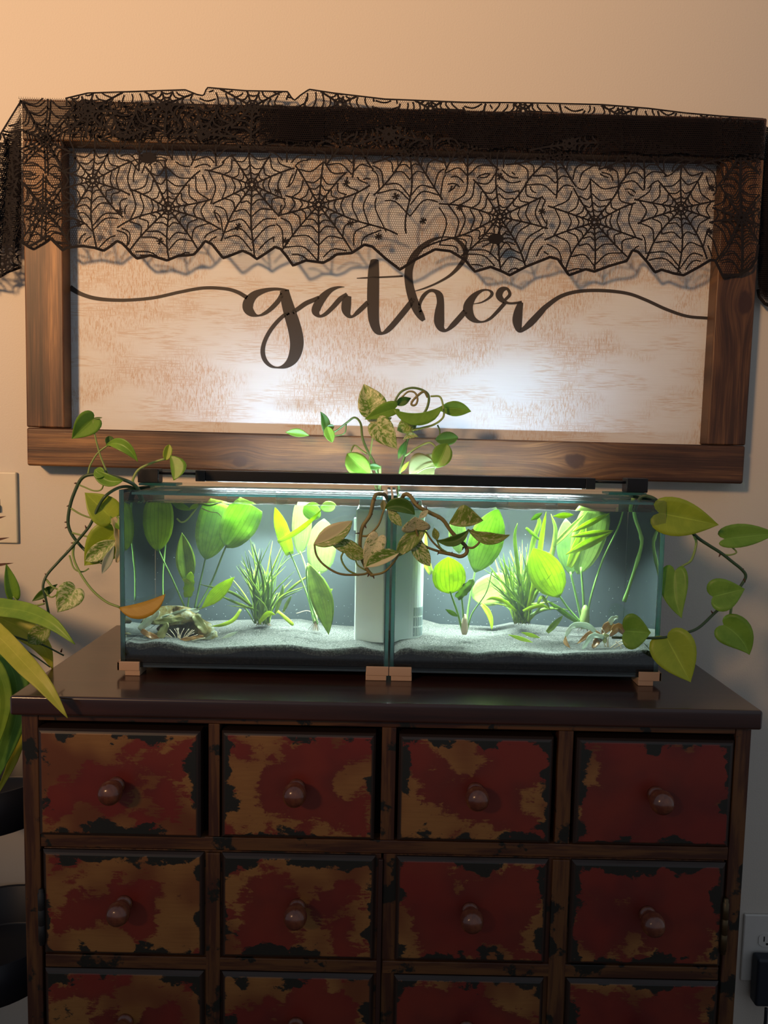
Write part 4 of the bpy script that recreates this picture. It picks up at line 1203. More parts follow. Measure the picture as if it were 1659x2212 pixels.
# B: vine going down to the left
v = vine('pothos_vine', 'descending pothos vine with marbled leaves reaching towards the strap-leaved plant', tuple(at(262, 1054, -.27)))
D = -.30
stem(v, [(308, 1086, -.262), (290, 1056, -.265), (262, 1052, -.275), (232, 1068, D), (214, 1092, D), (199, 1126, D), (187, 1145, D), (152, 1186, D), (125, 1215, D - .01), (101, 1243, D - .015), (93, 1268, D - .02), (99, 1294, D - .02), (106, 1328, D - .02)], .0026, .0018, 'stem_d')
nodes(v, [(250, 1057, D + .02, -5, -1), (187, 1142, D, -3, -7), (150, 1188, D, -6, 2), (101, 1243, D, -4, -4), (95, 1300, D - .02, -2, -5)])
pet(v, [(96, 1304, D - .02), (75, 1308, D - .02), (45, 1304, D - .02), (28, 1288, D - .02)])
pl_(v, (28, 1288, D - .02), (13, 1217, D - .03), 36, 'pothos', fold=25, wl=.8)
pet(v, [(100, 1252, D - .015), (112, 1266, D - .02), (126, 1274, D - .02)])
pet(v, [(95, 1275, D - .02), (110, 1290, D - .02), (126, 1282, D - .025)], .0013)
pl_(v, (163, 1272, D - .02), (124, 1323, D - .03), 62, 'varie', fold=18, roll=10)
pl_(v, (124, 1262, D - .01), (69, 1299, D - .012), 20, 'pothos_d', kind='lance', fold=20)
pl_(v, (108, 1352, D - .03), (61, 1389, D - .035), 44, 'varie_d', kind='ovate', fold=15)
stem(v, [(-20, 1366, D - .03), (20, 1372, D - .03), (63, 1385, D - .03), (95, 1394, D - .03), (138, 1416, D - .02)], .0018, .0012, 'stem_d', 'side_stem')
stem(v, [(20, 1380, D - .03), (45, 1398, D - .03), (79, 1420, D - .03), (108, 1441, D - .02)], .0014, .0010, 'stem_d', 'side_stem')
nodes(v, [(132, 1408, D - .02, 2, -7)])
# C: the yellow leaf on its long stalk
v = vine('pothos_vine', 'single yellowed pothos leaf on a long stalk in front of the aquarium corner', tuple(at(161, 1176, -.30)))
pet(v, [(161, 1170, -.296), (158, 1200, -.30), (170, 1232, -.31), (196, 1271, -.325), (228, 1299, -.338), (259, 1312, -.345)], .0021, 'stem_l')
pet(v, [(150, 1200, -.30), (160, 1228, -.305), (178, 1235, -.305), (192, 1228, -.30)], .0014)
pl_(v, (257, 1312, -.345), (357, 1283, -.352), 78, 'yellow', kind='ovate', fold=10, wr=.86, wl=.06, side=.05)
# D: the two-lobed leaf before the light bracket
v = vine('pothos_vine', 'pale pothos stalk with a folded leaf beside the light bracket', tuple(at(290, 1047, -.26)))
pet(v, [(302, 1062, -.262), (289, 1046, -.262), (288, 1034, -.262), (300, 1014, -.26), (328, 1000, -.26), (357, 991, -.26)], .0024)
pl_(v, (358, 994, -.26), (366, 960, -.255), 21, 'yellow' if False else 'pothos_y', kind='round', fold=30)
pl_(v, (368, 984, -.262), (375, 1038, -.27), 62, 'pothos', kind='ovate', fold=20, wl=1.05, wr=.10)

# E: upright clump behind the bar, tank on the switch side
YE = -.135
v = vine('pothos_vine', 'upright pothos clump with marbled leaves rising behind the light bar from the box-filter aquarium', tuple(at(815, 1068, YE)))
stem(v, [(822, 1100, YE), (821, 1066, YE), (821, 1030, YE), (821, 1006, YE)], .0026, .0024, 'stem_l')
stem(v, [(820, 1075, YE), (812, 1010, YE), (793, 972, YE), (783, 945, YE), (779, 915, YE + .01), (766, 902, YE + .02), (748, 914, YE + .03), (724, 932, YE + .04), (700, 941, YE + .05)], .0024, .0016, 'stem')
stem(v, [(818, 1075, YE), (800, 1010, YE), (799, 985, YE), (805, 945, YE), (808, 915, YE)], .0018, .0014, 'stem_l', 'side_stem')
pl_(v, (668, 941, -.07), (616, 934, -.075), 26, 'pothos', kind='lance', fold=20, wl=.5)
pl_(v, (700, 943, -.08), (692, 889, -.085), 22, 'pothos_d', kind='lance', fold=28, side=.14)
pl_(v, (706, 921, -.09), (718, 956, -.095), 24, 'pothos', kind='ovate', fold=25)
pl_(v, (707, 924, -.09), (722, 921, -.09), 14, 'pothos_d', kind='round', fold=25)
pet(v, [(748, 916, YE + .03), (744, 936, YE + .03), (722, 942, YE + .04)], .0013, 'stem')
pl_(v, (803, 893, YE), (786, 829, YE + .01), 66, 'varie', fold=20, wl=.85, wr=1.15, roll=8)
pl_(v, (853, 883, YE - .01), (787, 906, YE - .02), 42, 'pothos', kind='heart', fold=20, wl=.65)
pl_(v, (846, 902, YE - .006), (792, 906, YE - .012), 34, 'varie_c', kind='ovate', fold=10, wr=.2)
pl_(v, (814, 915, YE - .02), (858, 970, YE - .03), 56, 'varie', fold=18)
pet(v, [(793, 981, YE), (780, 972, YE), (766, 962, YE), (757, 976, YE - .01)], .0018)
pl_(v, (750, 980, YE - .01), (800, 1026, YE - .02), 58, 'pothos', kind='ovate', fold=18, wl=.75, roll=-8)
pl_(v, (792, 1006, YE - .01), (824, 1010, YE - .01), 16, 'pothos_d', kind='lance')
# F: upright clump, tank on the outlet side
v = vine('pothos_vine', 'upright pothos vine with a curled tendril rising behind the light bar from the grille-filter aquarium', tuple(at(862, 1070, YE)))
stem(v, [(862, 1100, YE), (861, 1066, YE), (864, 1020, YE), (874, 984, YE), (880, 951, YE), (896, 920, YE), (921, 884, YE), (926, 856, YE), (913, 843, YE), (889, 838, YE), (866, 847, YE), (852, 870, YE), (849, 888, YE)], .0027, .0018, 'stem')
stem(v, [(924, 858, YE), (916, 846, YE - .005), (902, 855, YE - .008), (890, 868, YE - .01), (890, 875, YE - .01), (898, 874, YE - .01), (902, 862, YE - .01), (896, 848, YE - .008), (882, 846, YE - .006), (868, 858, YE - .004)], .0023, .0015, 'stem_b', 'tendril')
stem(v, [(892, 930, YE), (914, 924, YE - .01), (938, 917, YE - .01), (957, 902, YE - .01), (958, 884, YE - .005), (951, 858, YE), (930, 856, YE)], .0020, .0016, 'stem_l', 'side_stem')
pl_(v, (955, 876, YE - .015), (850, 884, YE - .02), 62, 'pothos', kind='ovate', fold=12, wl=.86, wr=.02, side=-.12)
pl_(v, (944, 884, YE + .01), (1018, 889, YE + .02), 36, 'pothos', kind='lance', fold=24, side=-.05)
pl_(v, (901, 908, YE + .01), (858, 930, YE + .005), 36, 'varie_d', kind='ovate', fold=15)
pl_(v, (888, 860, YE + .01), (851, 874, YE + .01), 20, 'pothos_d', kind='lance', fold=15)
pet(v, [(945, 918, YE), (950, 930, YE), (949, 944, YE)], .0014, 'stem')
pl_(v, (940, 950, YE - .004), (990, 945, YE), 32, 'pothos_d', kind='ovate', fold=20)
pet(v, [(874, 986, YE), (901, 967, YE - .01), (928, 956, YE - .015), (944, 968, YE - .02)], .0020)
pl_(v, (966, 958, YE - .02), (942, 1011, YE - .025), 46, 'pothos', kind='ovate', fold=20)
pl_(v, (938, 1000, YE - .01), (884, 1027, YE - .015), 62, 'olive', kind='ovate', fold=14, wr=1.2)
pl_(v, (934, 980, YE - .008), (922, 1020, YE - .01), 36, 'olive', kind='round', fold=10)
pet(v, [(940, 1008, YE - .018), (918, 1012, YE - .02), (900, 1022, YE - .02)], .0012, 'stem_l')
pl_(v, (871, 950, YE - .01), (904, 944, YE - .012), 15, 'varie', kind='lance', fold=30, side=-.2)
pl_(v, (876, 953, YE - .004), (860, 992, YE - .004), 16, 'pothos_d', kind='lance', fold=20)
pl_(v, (864, 1022, YE - .01), (884, 996, YE - .01), 9, 'pothos_y', kind='lance')

# G: brown vine hanging in front, from the box-filter aquarium
v = vine('pothos_vine', 'brown-stemmed pothos vine with cream leaves hanging before the box-filter aquarium', tuple(at(820, 1068, -.315)))
D = -.350
stem(v, [(840, 1085, -.312), (832, 1070, -.322), (822, 1067, -.333), (812, 1069, -.340), (806, 1084, D), (799, 1113, D), (784, 1136, D), (779, 1156, D), (778, 1186, D), (784, 1213, D), (796, 1234, D), (806, 1244, D)], .0030, .0026, 'stem_b')
nodes(v, [(807, 1078, D, 6, 2), (800, 1113, D, 5, -3), (788, 1135, D, 3, 6), (780, 1152, D, -13, 0), (797, 1240, D, -3, 6), (806, 1243, D, 2, 7)])
pet(v, [(780, 1158, D), (796, 1156, D), (817, 1135, D - .004), (829, 1102, D - .006)], .0017, 'stem_b')
pl_(v, (829, 1104, D - .006), (828, 1080, D), 14, 'olive', kind='ovate')
pet(v, [(797, 1236, D), (781, 1241, D - .004), (736, 1240, D - .01), (702, 1222, D - .012), (684, 1200, D - .012), (679, 1176, D - .012)], .0018, 'stem_b')
pl_(v, (678, 1176, D - .012), (761, 1125, D - .02), 60, 'half', kind='ovate', fold=20, wl=1.0, wr=.55, side=.10)
pl_(v, (787, 1190, D - .006), (710, 1170, D - .01), 34, 'varie', kind='lance', fold=20)
pet(v, [(775, 1243, D), (750, 1230, D - .006), (737, 1206, D - .008), (745, 1188, D - .01)], .0015, 'stem_l')
pl_(v, (744, 1186, D - .012), (794, 1198, D - .014), 30, 'varie_d', kind='ovate', fold=25, side=.1)
pet(v, [(790, 1232, D), (772, 1220, D - .004), (767, 1202, D - .006)], .0012, 'stem_l')
pl_(v, (817, 1160, D - .018), (787, 1228, D - .016), 46, 'varie_c', kind='heart', fold=16)
pet(v, [(800, 1243, D), (829, 1236, D - .012), (850, 1215, D - .018), (861, 1198, D - .02)], .0018, 'stem_b')
pl_(v, (862, 1194, D - .022), (790, 1225, D - .026), 46, 'half', kind='ovate', fold=16, wl=.45)
# H: brown vine hanging in front, from the grille-filter aquarium
v = vine('pothos_vine', 'brown-stemmed pothos vine with dusky leaves hanging before the grille-filter aquarium', tuple(at(873, 1068, -.315)))
stem(v, [(866, 1100, -.305), (868, 1080, -.312), (874, 1068, -.325), (886, 1071, -.338), (901, 1092, D), (928, 1107, D), (956, 1122, D), (974, 1147, D), (992, 1166, D), (1006, 1180, D), (1008, 1194, D), (995, 1202, D), (974, 1197, D), (948, 1192, D)], .0032, .0027, 'stem_b')
nodes(v, [(900, 1090, D, 4, -6), (922, 1103, D, -2, -9), (951, 1119, D, -7, 2), (988, 1163, D, 3, 7), (1001, 1182, D, -2, 6), (975, 1198, D, 2, -6), (948, 1193, D, -3, 5)])
pet(v, [(950, 1192, D), (919, 1180, D - .006), (904, 1160, D - .010), (898, 1141, D - .014)], .0020, 'stem_b')
pet(v, [(956, 1190, D), (936, 1172, D - .004), (919, 1148, D - .008)], .0017, 'stem_b')
pl_(v, (832, 1098, D - .006), (896, 1112, D - .012), 48, 'pothos_d', kind='ovate', fold=25, side=-.16, wl=.9, wr=.55)
pl_(v, (838, 1100, D - .003), (868, 1137, D - .003), 24, 'varie', kind='lance', fold=20)
pl_(v, (899, 1143, D - .014), (896, 1116, D - .03), 64, 'varie_c', kind='heart', fold=10)
pl_(v, (905, 1120, D - .02), (925, 1102, D - .01), 14, 'varie_c', kind='lance', fold=10)
pl_(v, (921, 1140, D - .008), (857, 1203, D - .014), 38, 'varie_d', kind='ovate', fold=22, side=.06)
pl_(v, (888, 1163, D - .006), (929, 1223, D - .01), 36, 'varie', kind='ovate', fold=20)
pl_(v, (970, 1131, D - .01), (1044, 1124, D - .02), 92, 'varie_d', kind='ovate', fold=20, wl=1.0, wr=.10, side=.08)
pet(v, [(1006, 1181, D), (1022, 1183, D - .006), (1037, 1166, D - .008), (1020, 1143, D - .010)], .0018, 'stem_b')
pl_(v, (1010, 1143, D - .012), (1102, 1155, D - .02), 34, 'varie_d', kind='lance', fold=25, side=.17, wr=.8)
pet(v, [(970, 1196, D), (952, 1184, D - .006), (944, 1168, D - .01)], .0014, 'stem_l')
pl_(v, (942, 1167, D - .012), (1014, 1143, D - .016), 26, 'pothos_d', kind='lance', fold=25, side=.18)
pl_(v, (944, 1168, D - .013), (938, 1140, D - .016), 18, 'varie_d', kind='lance', fold=25)

# R: vine at the outlet side
v = vine('pothos_vine', 'pothos vine with large plain green heart leaves hanging beside the aquarium on the outlet side', tuple(at(1395, 1072, -.25)))
D = -.30
stem(v, [(1370, 1105, -.27), (1378, 1085, -.262), (1386, 1073, -.26), (1400, 1072, -.265), (1420, 1082, -.28), (1460, 1118, D), (1504, 1159, D), (1528, 1176, D), (1558, 1195, D), (1581, 1213, D), (1603, 1231, D), (1611, 1245, D), (1602, 1263, D), (1580, 1292, D - .01), (1546, 1322, D - .02), (1509, 1356, D - .03), (1476, 1368, D - .04), (1434, 1377, D - .05), (1384, 1378, D - .052), (1322, 1377, D - .052)], .0029, .0019, 'stem_d')
nodes(v, [(1556, 1197, D, -3, 6), (1603, 1233, D, 3, -5), (1607, 1250, D, 3, 8), (1540, 1325, D - .02, -4, -6)])
pl_(v, (1424, 1108, D - .02), (1553, 1134, D - .03), 90, 'pothos_y', fold=14, wl=.92)
pet(v, [(1499, 1156, D), (1504, 1174, D), (1494, 1209, D - .005), (1476, 1222, D - .01), (1458, 1235, D - .012)], .0020)
pl_(v, (1458, 1234, D - .012), (1473, 1336, D - .03), 62, 'pothos', fold=15, side=.07)
pet(v, [(1560, 1197, D), (1576, 1199, D), (1591, 1193, D), (1579, 1180, D)], .0015)
pl_(v, (1565, 1164, D), (1680, 1152, D), 62, 'pothos', fold=18, wr=.75)
pl_(v, (1540, 1289, D - .02), (1609, 1272, D - .03), 76, 'pothos', fold=16)
pet(v, [(1580, 1290, D - .01), (1579, 1318, D - .012), (1574, 1342, D - .015)], .0022)
pl_(v, (1563, 1350, D - .015), (1619, 1415, D - .03), 78, 'pothos', fold=18, side=-.10)
pl_(v, (1350, 1363, D - .055), (1406, 1367, D - .06), 82, 'pothos', fold=18)
pl_(v, (1440, 1378, D - .05), (1492, 1474, D - .07), 98, 'pothos_y', fold=16, wl=1.05)

# ------------------------------------------------------------------ plant stand with strap-leaved plant at the switch side
stand = empty('plant_stand', (-.69, -.135, 0), 'black metal plant stand with deep round trays beside the chest', 'plant stand')
def tray(name, cx, cy, zr, r, h):
    pr = [(.002, zr - h), (r * .90, zr - h), (r * .95, zr - h + .004), (r, zr), (r - .003, zr + .001), (r - .006, zr - .002), (r * .95 - .006, zr - h + .010), (r * .88, zr - h + .006), (.002, zr - h + .006)]
    V, Fc = lathe_geo(pr, (cx, cy, 0), (0, 0, 1), 48)
    return mesh_obj(name, V, Fc, M['stand'], stand, smooth=True)
tray('tray', -.690, -.135, .720, .126, .078)
tray('tray', -.690, -.135, .425, .130, .080)
tray('tray', -.850, -.200, 1.010, .090, .03)
for (x, y, zt_) in ((-.822, -.14, 1.0), (-.70, -.265, .70), (-.785, -.03, .70), (-.90, -.14, 1.0)):
    tube('post', [(x, y, 0), (x, y, zt_)], .008, .008, M['stand'], stand, 10, 2)
sp = empty('strap_leaf_plant', (-.850, -.20, .99), 'yellow-green strap-leaved potted plant arching over the chest corner', 'plant')
V, Fc = lathe_geo([(.05, 0), (.068, .11), (.072, .12), (.066, .12), (.06, .10), (.002, .10)], (-.850, -.20, .9875), (0, 0, 1), 32)
mesh_obj('pot', V, Fc, M['stand'], sp, smooth=True)
crown = Vector((-.845, -.21, 1.10))
def strap(pts, wpx, mat, roll=0, kind='strap', fold=12):
    P = [crown] + [at(*p) for p in pts]
    ym = pts[-1][2]
    return leaf('leaf', P[0], P[-1], pw(wpx, ym), M[mat], sp, kind=kind, path=P, roll=roll, fold=fold, nv=22, thick=.0009)
strap([(-60, 1300, -.30), (0, 1312, -.34), (60, 1322, -.37), (115, 1348, -.39), (162, 1392, -.40)], 44, 'strap')
strap([(-60, 1310, -.28), (0, 1335, -.30), (55, 1362, -.31), (95, 1400, -.31), (114, 1446, -.30)], 52, 'strap_y')
strap([(-60, 1330, -.34), (0, 1378, -.38), (50, 1430, -.42), (100, 1485, -.445), (146, 1551, -.455)], 50, 'strap_y')
strap([(-70, 1370, -.30), (-10, 1400, -.31), (28, 1450, -.31), (38, 1510, -.31), (30, 1570, -.31), (5, 1640, -.30), (-25, 1720, -.29)], 54, 'strap_d')
strap([(-60, 1420, -.28), (0, 1455, -.29), (35, 1510, -.29), (42, 1580, -.28), (25, 1650, -.28), (-20, 1740, -.28)], 34, 'strap_y')
strap([(-60, 1400, -.32), (-10, 1440, -.33), (12, 1500, -.33), (6, 1560, -.33), (-20, 1650, -.32)], 30, 'strap')
for (x1_, y1_, y0_) in ((13, 1115, 1122), (20, 1161, 1166), (29, 1216, 1219)):
    leaf('dry_tip', at(-50, y0_ + 8, -.2), at(x1_, y1_, -.2), pw(7, -.2), M['tip'], sp, kind='lance', fold=20)

# ------------------------------------------------------------------ plants under water
def wvine(name, label, px, py, y, cat='plant', group='plants under water'):
    return empty(name, tuple(wat(px, py, y)), label, cat, group)
def ww(px, y): return px * (1.45 + WATER_F + (y - WATER_F) * .75) / FPX
def wl_(parent, b, t, w, mat, **kw):
    kw.setdefault('kind', 'ovate')
    return leaf('leaf', wat(*b), wat(*t), ww(w, (b[2] + t[2]) / 2), M[mat], parent, thick=.0005, **kw)
def ws(parent, pts, r0, r1, mat='stem_w', name='stalk', **kw):
    return tube(name, [wat(*p) for p in pts], r0, r1, M[mat], parent, 6, 6, **kw)
def root_tuft(parent, px, py, y, n, spread, seed):
    rg = random.Random(seed)
    c0 = wat(px, py, y)
    V, Fc = [], []
    for _ in range(n):
        a = rg.uniform(0, 6.28)
        e = c0 + Vector((math.cos(a) * spread * rg.uniform(.4, 1), math.sin(a) * spread * rg.uniform(.3, .8), -.004))
        v_, f_ = tube_geo([c0 + Vector((0, 0, .012)), c0.lerp(e, .5) + Vector((0, 0, .006)), e], .0006, .0003, 4, 3)
        k0 = len(V); V += v_; Fc += [tuple(i + k0 for i in f) for f in f_]
    o = mesh_obj('root_tuft', V, Fc, M['droot'], parent)
    o['kind'] = 'stuff'
    return o

# sword plant 1 (switch side)
v = wvine('sword_plant', 'broad-leaved sword plant growing behind the pale debris mound', 425, 1318, -.20)
Y = -.21
ws(v, [(398, 1310, Y), (372, 1250, Y), (350, 1205, Y), (341, 1183, Y)], .0016, .0013)
wl_(v, (341, 1190, Y), (342, 1083, Y - .02), 66, 'sword_b', kind='cut', fold=10)
ws(v, [(404, 1320, Y), (408, 1290, Y), (408, 1265, Y)], .0016, .0012)
wl_(v, (408, 1272, Y), (393, 1150, Y), 44, 'sword', kind='lance', fold=15)
wl_(v, (405, 1290, Y - .01), (412, 1235, Y - .02), 28, 'sword_b', kind='ragged', fold=25, wave=.06)
wl_(v, (414, 1262, Y - .02), (393, 1250, Y - .02), 10, 'sword_b', kind='lance')
ws(v, [(420, 1318, Y + .02), (432, 1260, Y + .03), (444, 1205, Y + .03)], .0019, .0014, 'stem')
wl_(v, (444, 1208, Y + .03), (476, 1086, Y + .01), 78, 'sword', kind='cut', fold=10, roll=-6)
ws(v, [(424, 1318, Y + .02), (455, 1262, Y + .03), (482, 1195, Y + .02), (490, 1176, Y + .02)], .0019, .0014, 'stem')
wl_(v, (488, 1182, Y + .02), (540, 1088, Y), 82, 'sword_p', fold=18, wave=.03, kind='cut')
wl_(v, (436, 1314, Y - .02), (507, 1246, Y - .05), 32, 'sword_b', kind='lance', fold=14)
ws(v, [(424, 1318, Y), (430, 1316, Y - .01), (438, 1312, Y - .02)], .0013, .001)
root_tuft(v, 422, 1335, Y, 16, .014, 3)
# pothos stems dipping into the water on the switch side
v = wvine('pothos_cutting', 'thin jointed pothos stem trailing in the water behind the debris mound', 357, 1110, -.17, 'stem')
ws(v, [(352, 1088, -.17), (360, 1150, -.16), (358, 1172, -.16), (352, 1235, -.16), (352, 1298, -.16)], .0016, .0013, 'stem_w', bumps=[(.3, .5), (.65, .5)])
ws(v, [(310, 1086, -.26), (320, 1083, -.27), (370, 1081, -.28), (430, 1084, -.28)], .0008, .0006, 'root', 'root')
# floating plant at the surface
v = wvine('floating_sprout', 'pale green sprout floating at the surface beside the broad sword leaf', 425, 1088, -.26, 'plant')
ws(v, [(432, 1085, -.27), (424, 1098, -.27), (405, 1122, -.27), (392, 1128, -.27), (382, 1120, -.27)], .0016, .0012, 'stem_l')
ws(v, [(432, 1088, -.27), (452, 1092, -.27), (475, 1086, -.27)], .0014, .001, 'stem_l')
ws(v, [(435, 1098, -.275), (455, 1106, -.275), (470, 1108, -.275), (479, 1118, -.275)], .0009, .0004, 'root', 'root')
wl_(v, (370, 1086, -.27), (413, 1102, -.28), 16, 'sword', kind='lance', fold=20)
wl_(v, (430, 1088, -.27), (408, 1100, -.275), 10, 'sword_b', kind='lance', fold=20)

# grass clumps
def grass_clump(label, px, py, Y, n, spread, hmin, hmax, seed, w=5.0, mats=('grass', 'grass_d'), lean=0):
    v = wvine('water_grass', label, px, py, Y)
    rg = random.Random(seed)
    for i in range(n):
        a = rg.gauss(lean, 1) * spread
        h = rg.uniform(hmin, hmax) * (1 - .35 * min(1, abs(a) / 120))
        y0, y1 = Y + rg.uniform(-.018, .018), Y + rg.uniform(-.05, .04)
        b = (px + rg.uniform(-16, 16), py + rg.uniform(-4, 8), y0)
        m1 = (b[0] + a * rg.uniform(.05, .5) + rg.uniform(-9, 9), py - h * .5, (y0 + y1) / 2)
        droop = max(0, abs(a) - 45) * .5
        t = (b[0] + a, py - h + droop, y1)
        P = [wat(*b), wat(*m1), wat(*t)]
        leaf('blade', P[0], P[-1], ww(rg.uniform(w * .7, w * 1.3), Y), M[mats[0] if rg.random() < .62 else mats[1]], v, kind='blade', path=P, roll=rg.uniform(-50, 50), fold=12, nu=2, nv=12, thick=.0004)
    root_tuft(v, px, py + 4, Y, 22, .016, seed)
    return v
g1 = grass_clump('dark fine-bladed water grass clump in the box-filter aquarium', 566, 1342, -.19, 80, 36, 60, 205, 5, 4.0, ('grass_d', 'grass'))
for pts, w_, m_ in (([(600, 1300, -.20), (640, 1262, -.20), (690, 1230, -.20)], 6, 'grass'), ([(545, 1310, -.21), (500, 1280, -.22), (430, 1262, -.22)], 7, 'grass'), ([(548, 1316, -.21), (505, 1300, -.22), (470, 1284, -.22)], 6, 'grass'),
                    ([(520, 1316, -.24), (505, 1338, -.25), (480, 1350, -.26), (455, 1353, -.26)], 9, 'sword_b'), ([(595, 1325, -.2), (608, 1285, -.2), (612, 1262, -.2)], 10, 'grass'), ([(600, 1320, -.21), (628, 1345, -.22), (633, 1352, -.22)], 9, 'sword_b'),
                    ([(612, 1322, -.2), (622, 1300, -.2), (630, 1287, -.2)], 8, 'grass'), ([(560, 1345, -.22), (580, 1325, -.23), (595, 1328, -.24)], 12, 'sword_b')):
    P = [wat(*p) for p in pts]
    leaf('blade', P[0], P[-1], ww(w_, -.2), M[m_], g1, kind='blade', path=P, fold=15, nu=2, nv=12, thick=.0004)
ws(g1, [(640, 1325, -.2), (668, 1320, -.2), (690, 1345, -.2)], .0007, .0005, 'root', 'root')
g2 = grass_clump('bright thick water grass clump in the grille-filter aquarium', 1128, 1340, -.19, 110, 38, 60, 180, 8, 4.4, ('grass', 'grass_d'), -.25)
for pts, w_, m_ in (([(1128, 1310, -.22), (1118, 1220, -.22), (1112, 1160, -.22), (1118, 1130, -.22)], 9, 'grass'), ([(1140, 1320, -.22), (1160, 1230, -.22), (1172, 1150, -.22), (1180, 1105, -.22)], 13, 'sword_b'),
                    ([(1135, 1310, -.21), (1150, 1180, -.21), (1165, 1130, -.21), (1158, 1115, -.21)], 12, 'grass'), ([(1145, 1310, -.20), (1185, 1220, -.20), (1200, 1150, -.2), (1190, 1110, -.2)], 12, 'grass'),
                    ([(1130, 1320, -.24), (1150, 1312, -.26), (1172, 1308, -.27), (1187, 1316, -.27)], 9, 'sword_b'), ([(1115, 1320, -.23), (1090, 1300, -.24), (1065, 1292, -.24), (1050, 1296, -.24)], 9, 'sword_b'),
                    ([(1160, 1310, -.22), (1172, 1290, -.23), (1190, 1320, -.24)], 9, 'grass')):
    P = [wat(*p) for p in pts]
    leaf('blade', P[0], P[-1], ww(w_, -.2), M[m_], g2, kind='blade', path=P, fold=20, nu=2, nv=14, thick=.0004)

# sword plant 2: leaning straps right of the grass
v = wvine('sword_plant', 'sword plant with a drooping front leaf rooted beside the white box filter', 682, 1350, -.21)
Y = -.21
ws(v, [(678, 1345, Y), (665, 1290, Y), (640, 1225, Y), (625, 1192, Y)], .0016, .0012, 'stem_w')
wl_(v, (626, 1198, Y), (594, 1096, Y - .01), 32, 'sword_b', kind='strap', fold=12)
ws(v, [(682, 1348, Y), (676, 1290, Y + .03), (662, 1230, Y + .04), (648, 1190, Y + .04)], .0018, .0014, 'stem_l')
wl_(v, (648, 1198, Y + .04), (655, 1088, Y + .03), 44, 'sword_p', kind='cut', fold=14)
ws(v, [(684, 1348, Y), (684, 1290, Y + .04), (690, 1235, Y + .05)], .0018, .0014, 'stem_l')
wl_(v, (690, 1240, Y + .05), (700, 1120, Y + .05), 64, 'sword_p', kind='round', fold=8)
ws(v, [(686, 1348, Y), (668, 1290, Y - .01), (662, 1240, Y - .02), (664, 1222, Y - .02)], .0018, .0014, 'stem_w')
wl_(v, (664, 1216, Y - .02), (710, 1372, Y - .06), 50, 'sword', kind='lance', fold=10, side=-.05, roll=5)
wl_(v, (690, 1290, Y), (719, 1272, Y), 14, 'sword_b', kind='lance', fold=20)
wl_(v, (600, 1170, Y - .02), (695, 1100, Y - .03), 12, 'sword_b', kind='blade', fold=10, side=.06)
ws(v, [(575, 1260, Y), (620, 1210, Y), (660, 1190, Y)], .0008, .0006, 'stem_w')
root_tuft(v, 682, 1356, Y, 14, .013, 9)
# snail-like round leaf bud at the surface
v = wvine('floating_leaf', 'round pale leaf bud floating under the lid of the box-filter aquarium', 672, 1105, -.25, 'leaf')
wl_(v, (656, 1094, -.212), (692, 1118, -.205), 36, 'sword_p', kind='round', fold=12)
wl_(v, (692, 1096, -.21), (724, 1096, -.20), 22, 'sword_p', kind='round', fold=10)

# sword plant 3: round-leaved plant in the front (outlet side)
v = wvine('sword_plant', 'round-leaved lime sword plant standing alone in the sand beside the grille filter', 1000, 1366, -.255)
Y = -.255
ws(v, [(1000, 1368, Y), (990, 1330, Y), (980, 1300, Y), (972, 1278, Y)], .0020, .0015, 'stem_w')
wl_(v, (972, 1282, Y), (968, 1203, Y - .01), 74, 'sword_b', kind='round', fold=8)
ws(v, [(1002, 1368, Y), (1000, 1320, Y), (997, 1290, Y)], .0018, .0013, 'stem_w')
wl_(v, (988, 1292, Y), (1024, 1252, Y - .01), 26, 'sword_p', kind='ragged', fold=25, wave=.06)
ws(v, [(1006, 1366, Y), (1012, 1310, Y + .02), (1024, 1245, Y + .04), (1028, 1228, Y + .04)], .0018, .0013, 'stem_w')
wl_(v, (1026, 1236, Y + .04), (1076, 1098, Y + .03), 76, 'sword_p', kind='ovate', fold=8)
wl_(v, (992, 1196, Y + .05), (985, 1112, Y + .05), 40, 'sword_p', kind='ovate', fold=10)
ws(v, [(1008, 1366, Y), (1020, 1325, Y), (1050, 1280, Y), (1064, 1228, Y)], .0013, .0007, 'stem_w')
wl_(v, (990, 1332, Y), (962, 1316, Y - .01), 11, 'sword_p', kind='lance', fold=20)
V, Fc = lathe_geo([(.0035, -.002), (.0058, .004), (.0056, .012), (.0042, .022), (.002, .03)], tuple(wat(1003, 1368, Y)), (0, 0, 1), 12)
mesh_obj('crown', V, Fc, M['root'], v, smooth=True)
# sword plant 4: big pale leaves at the back
v = wvine('sword_plant', 'pale broad sword leaf lying behind the bright grass clump', 1050, 1330, -.16)
wl_(v, (1020, 1290, -.16), (1115, 1255, -.155), 70, 'sword_p', kind='round', fold=8)
ws(v, [(1120, 1335, -.17), (1085, 1305, -.165), (1040, 1290, -.16)], .0014, .0011, 'stem_w')
wl_(v, (932, 1240, -.17), (920, 1130, -.17), 22, 'sword_b', kind='strap', fold=20, side=-.1)
wl_(v, (1040, 1305, -.20), (1062, 1362, -.22), 13, 'sword_b', kind='blade', fold=15, side=-.12)
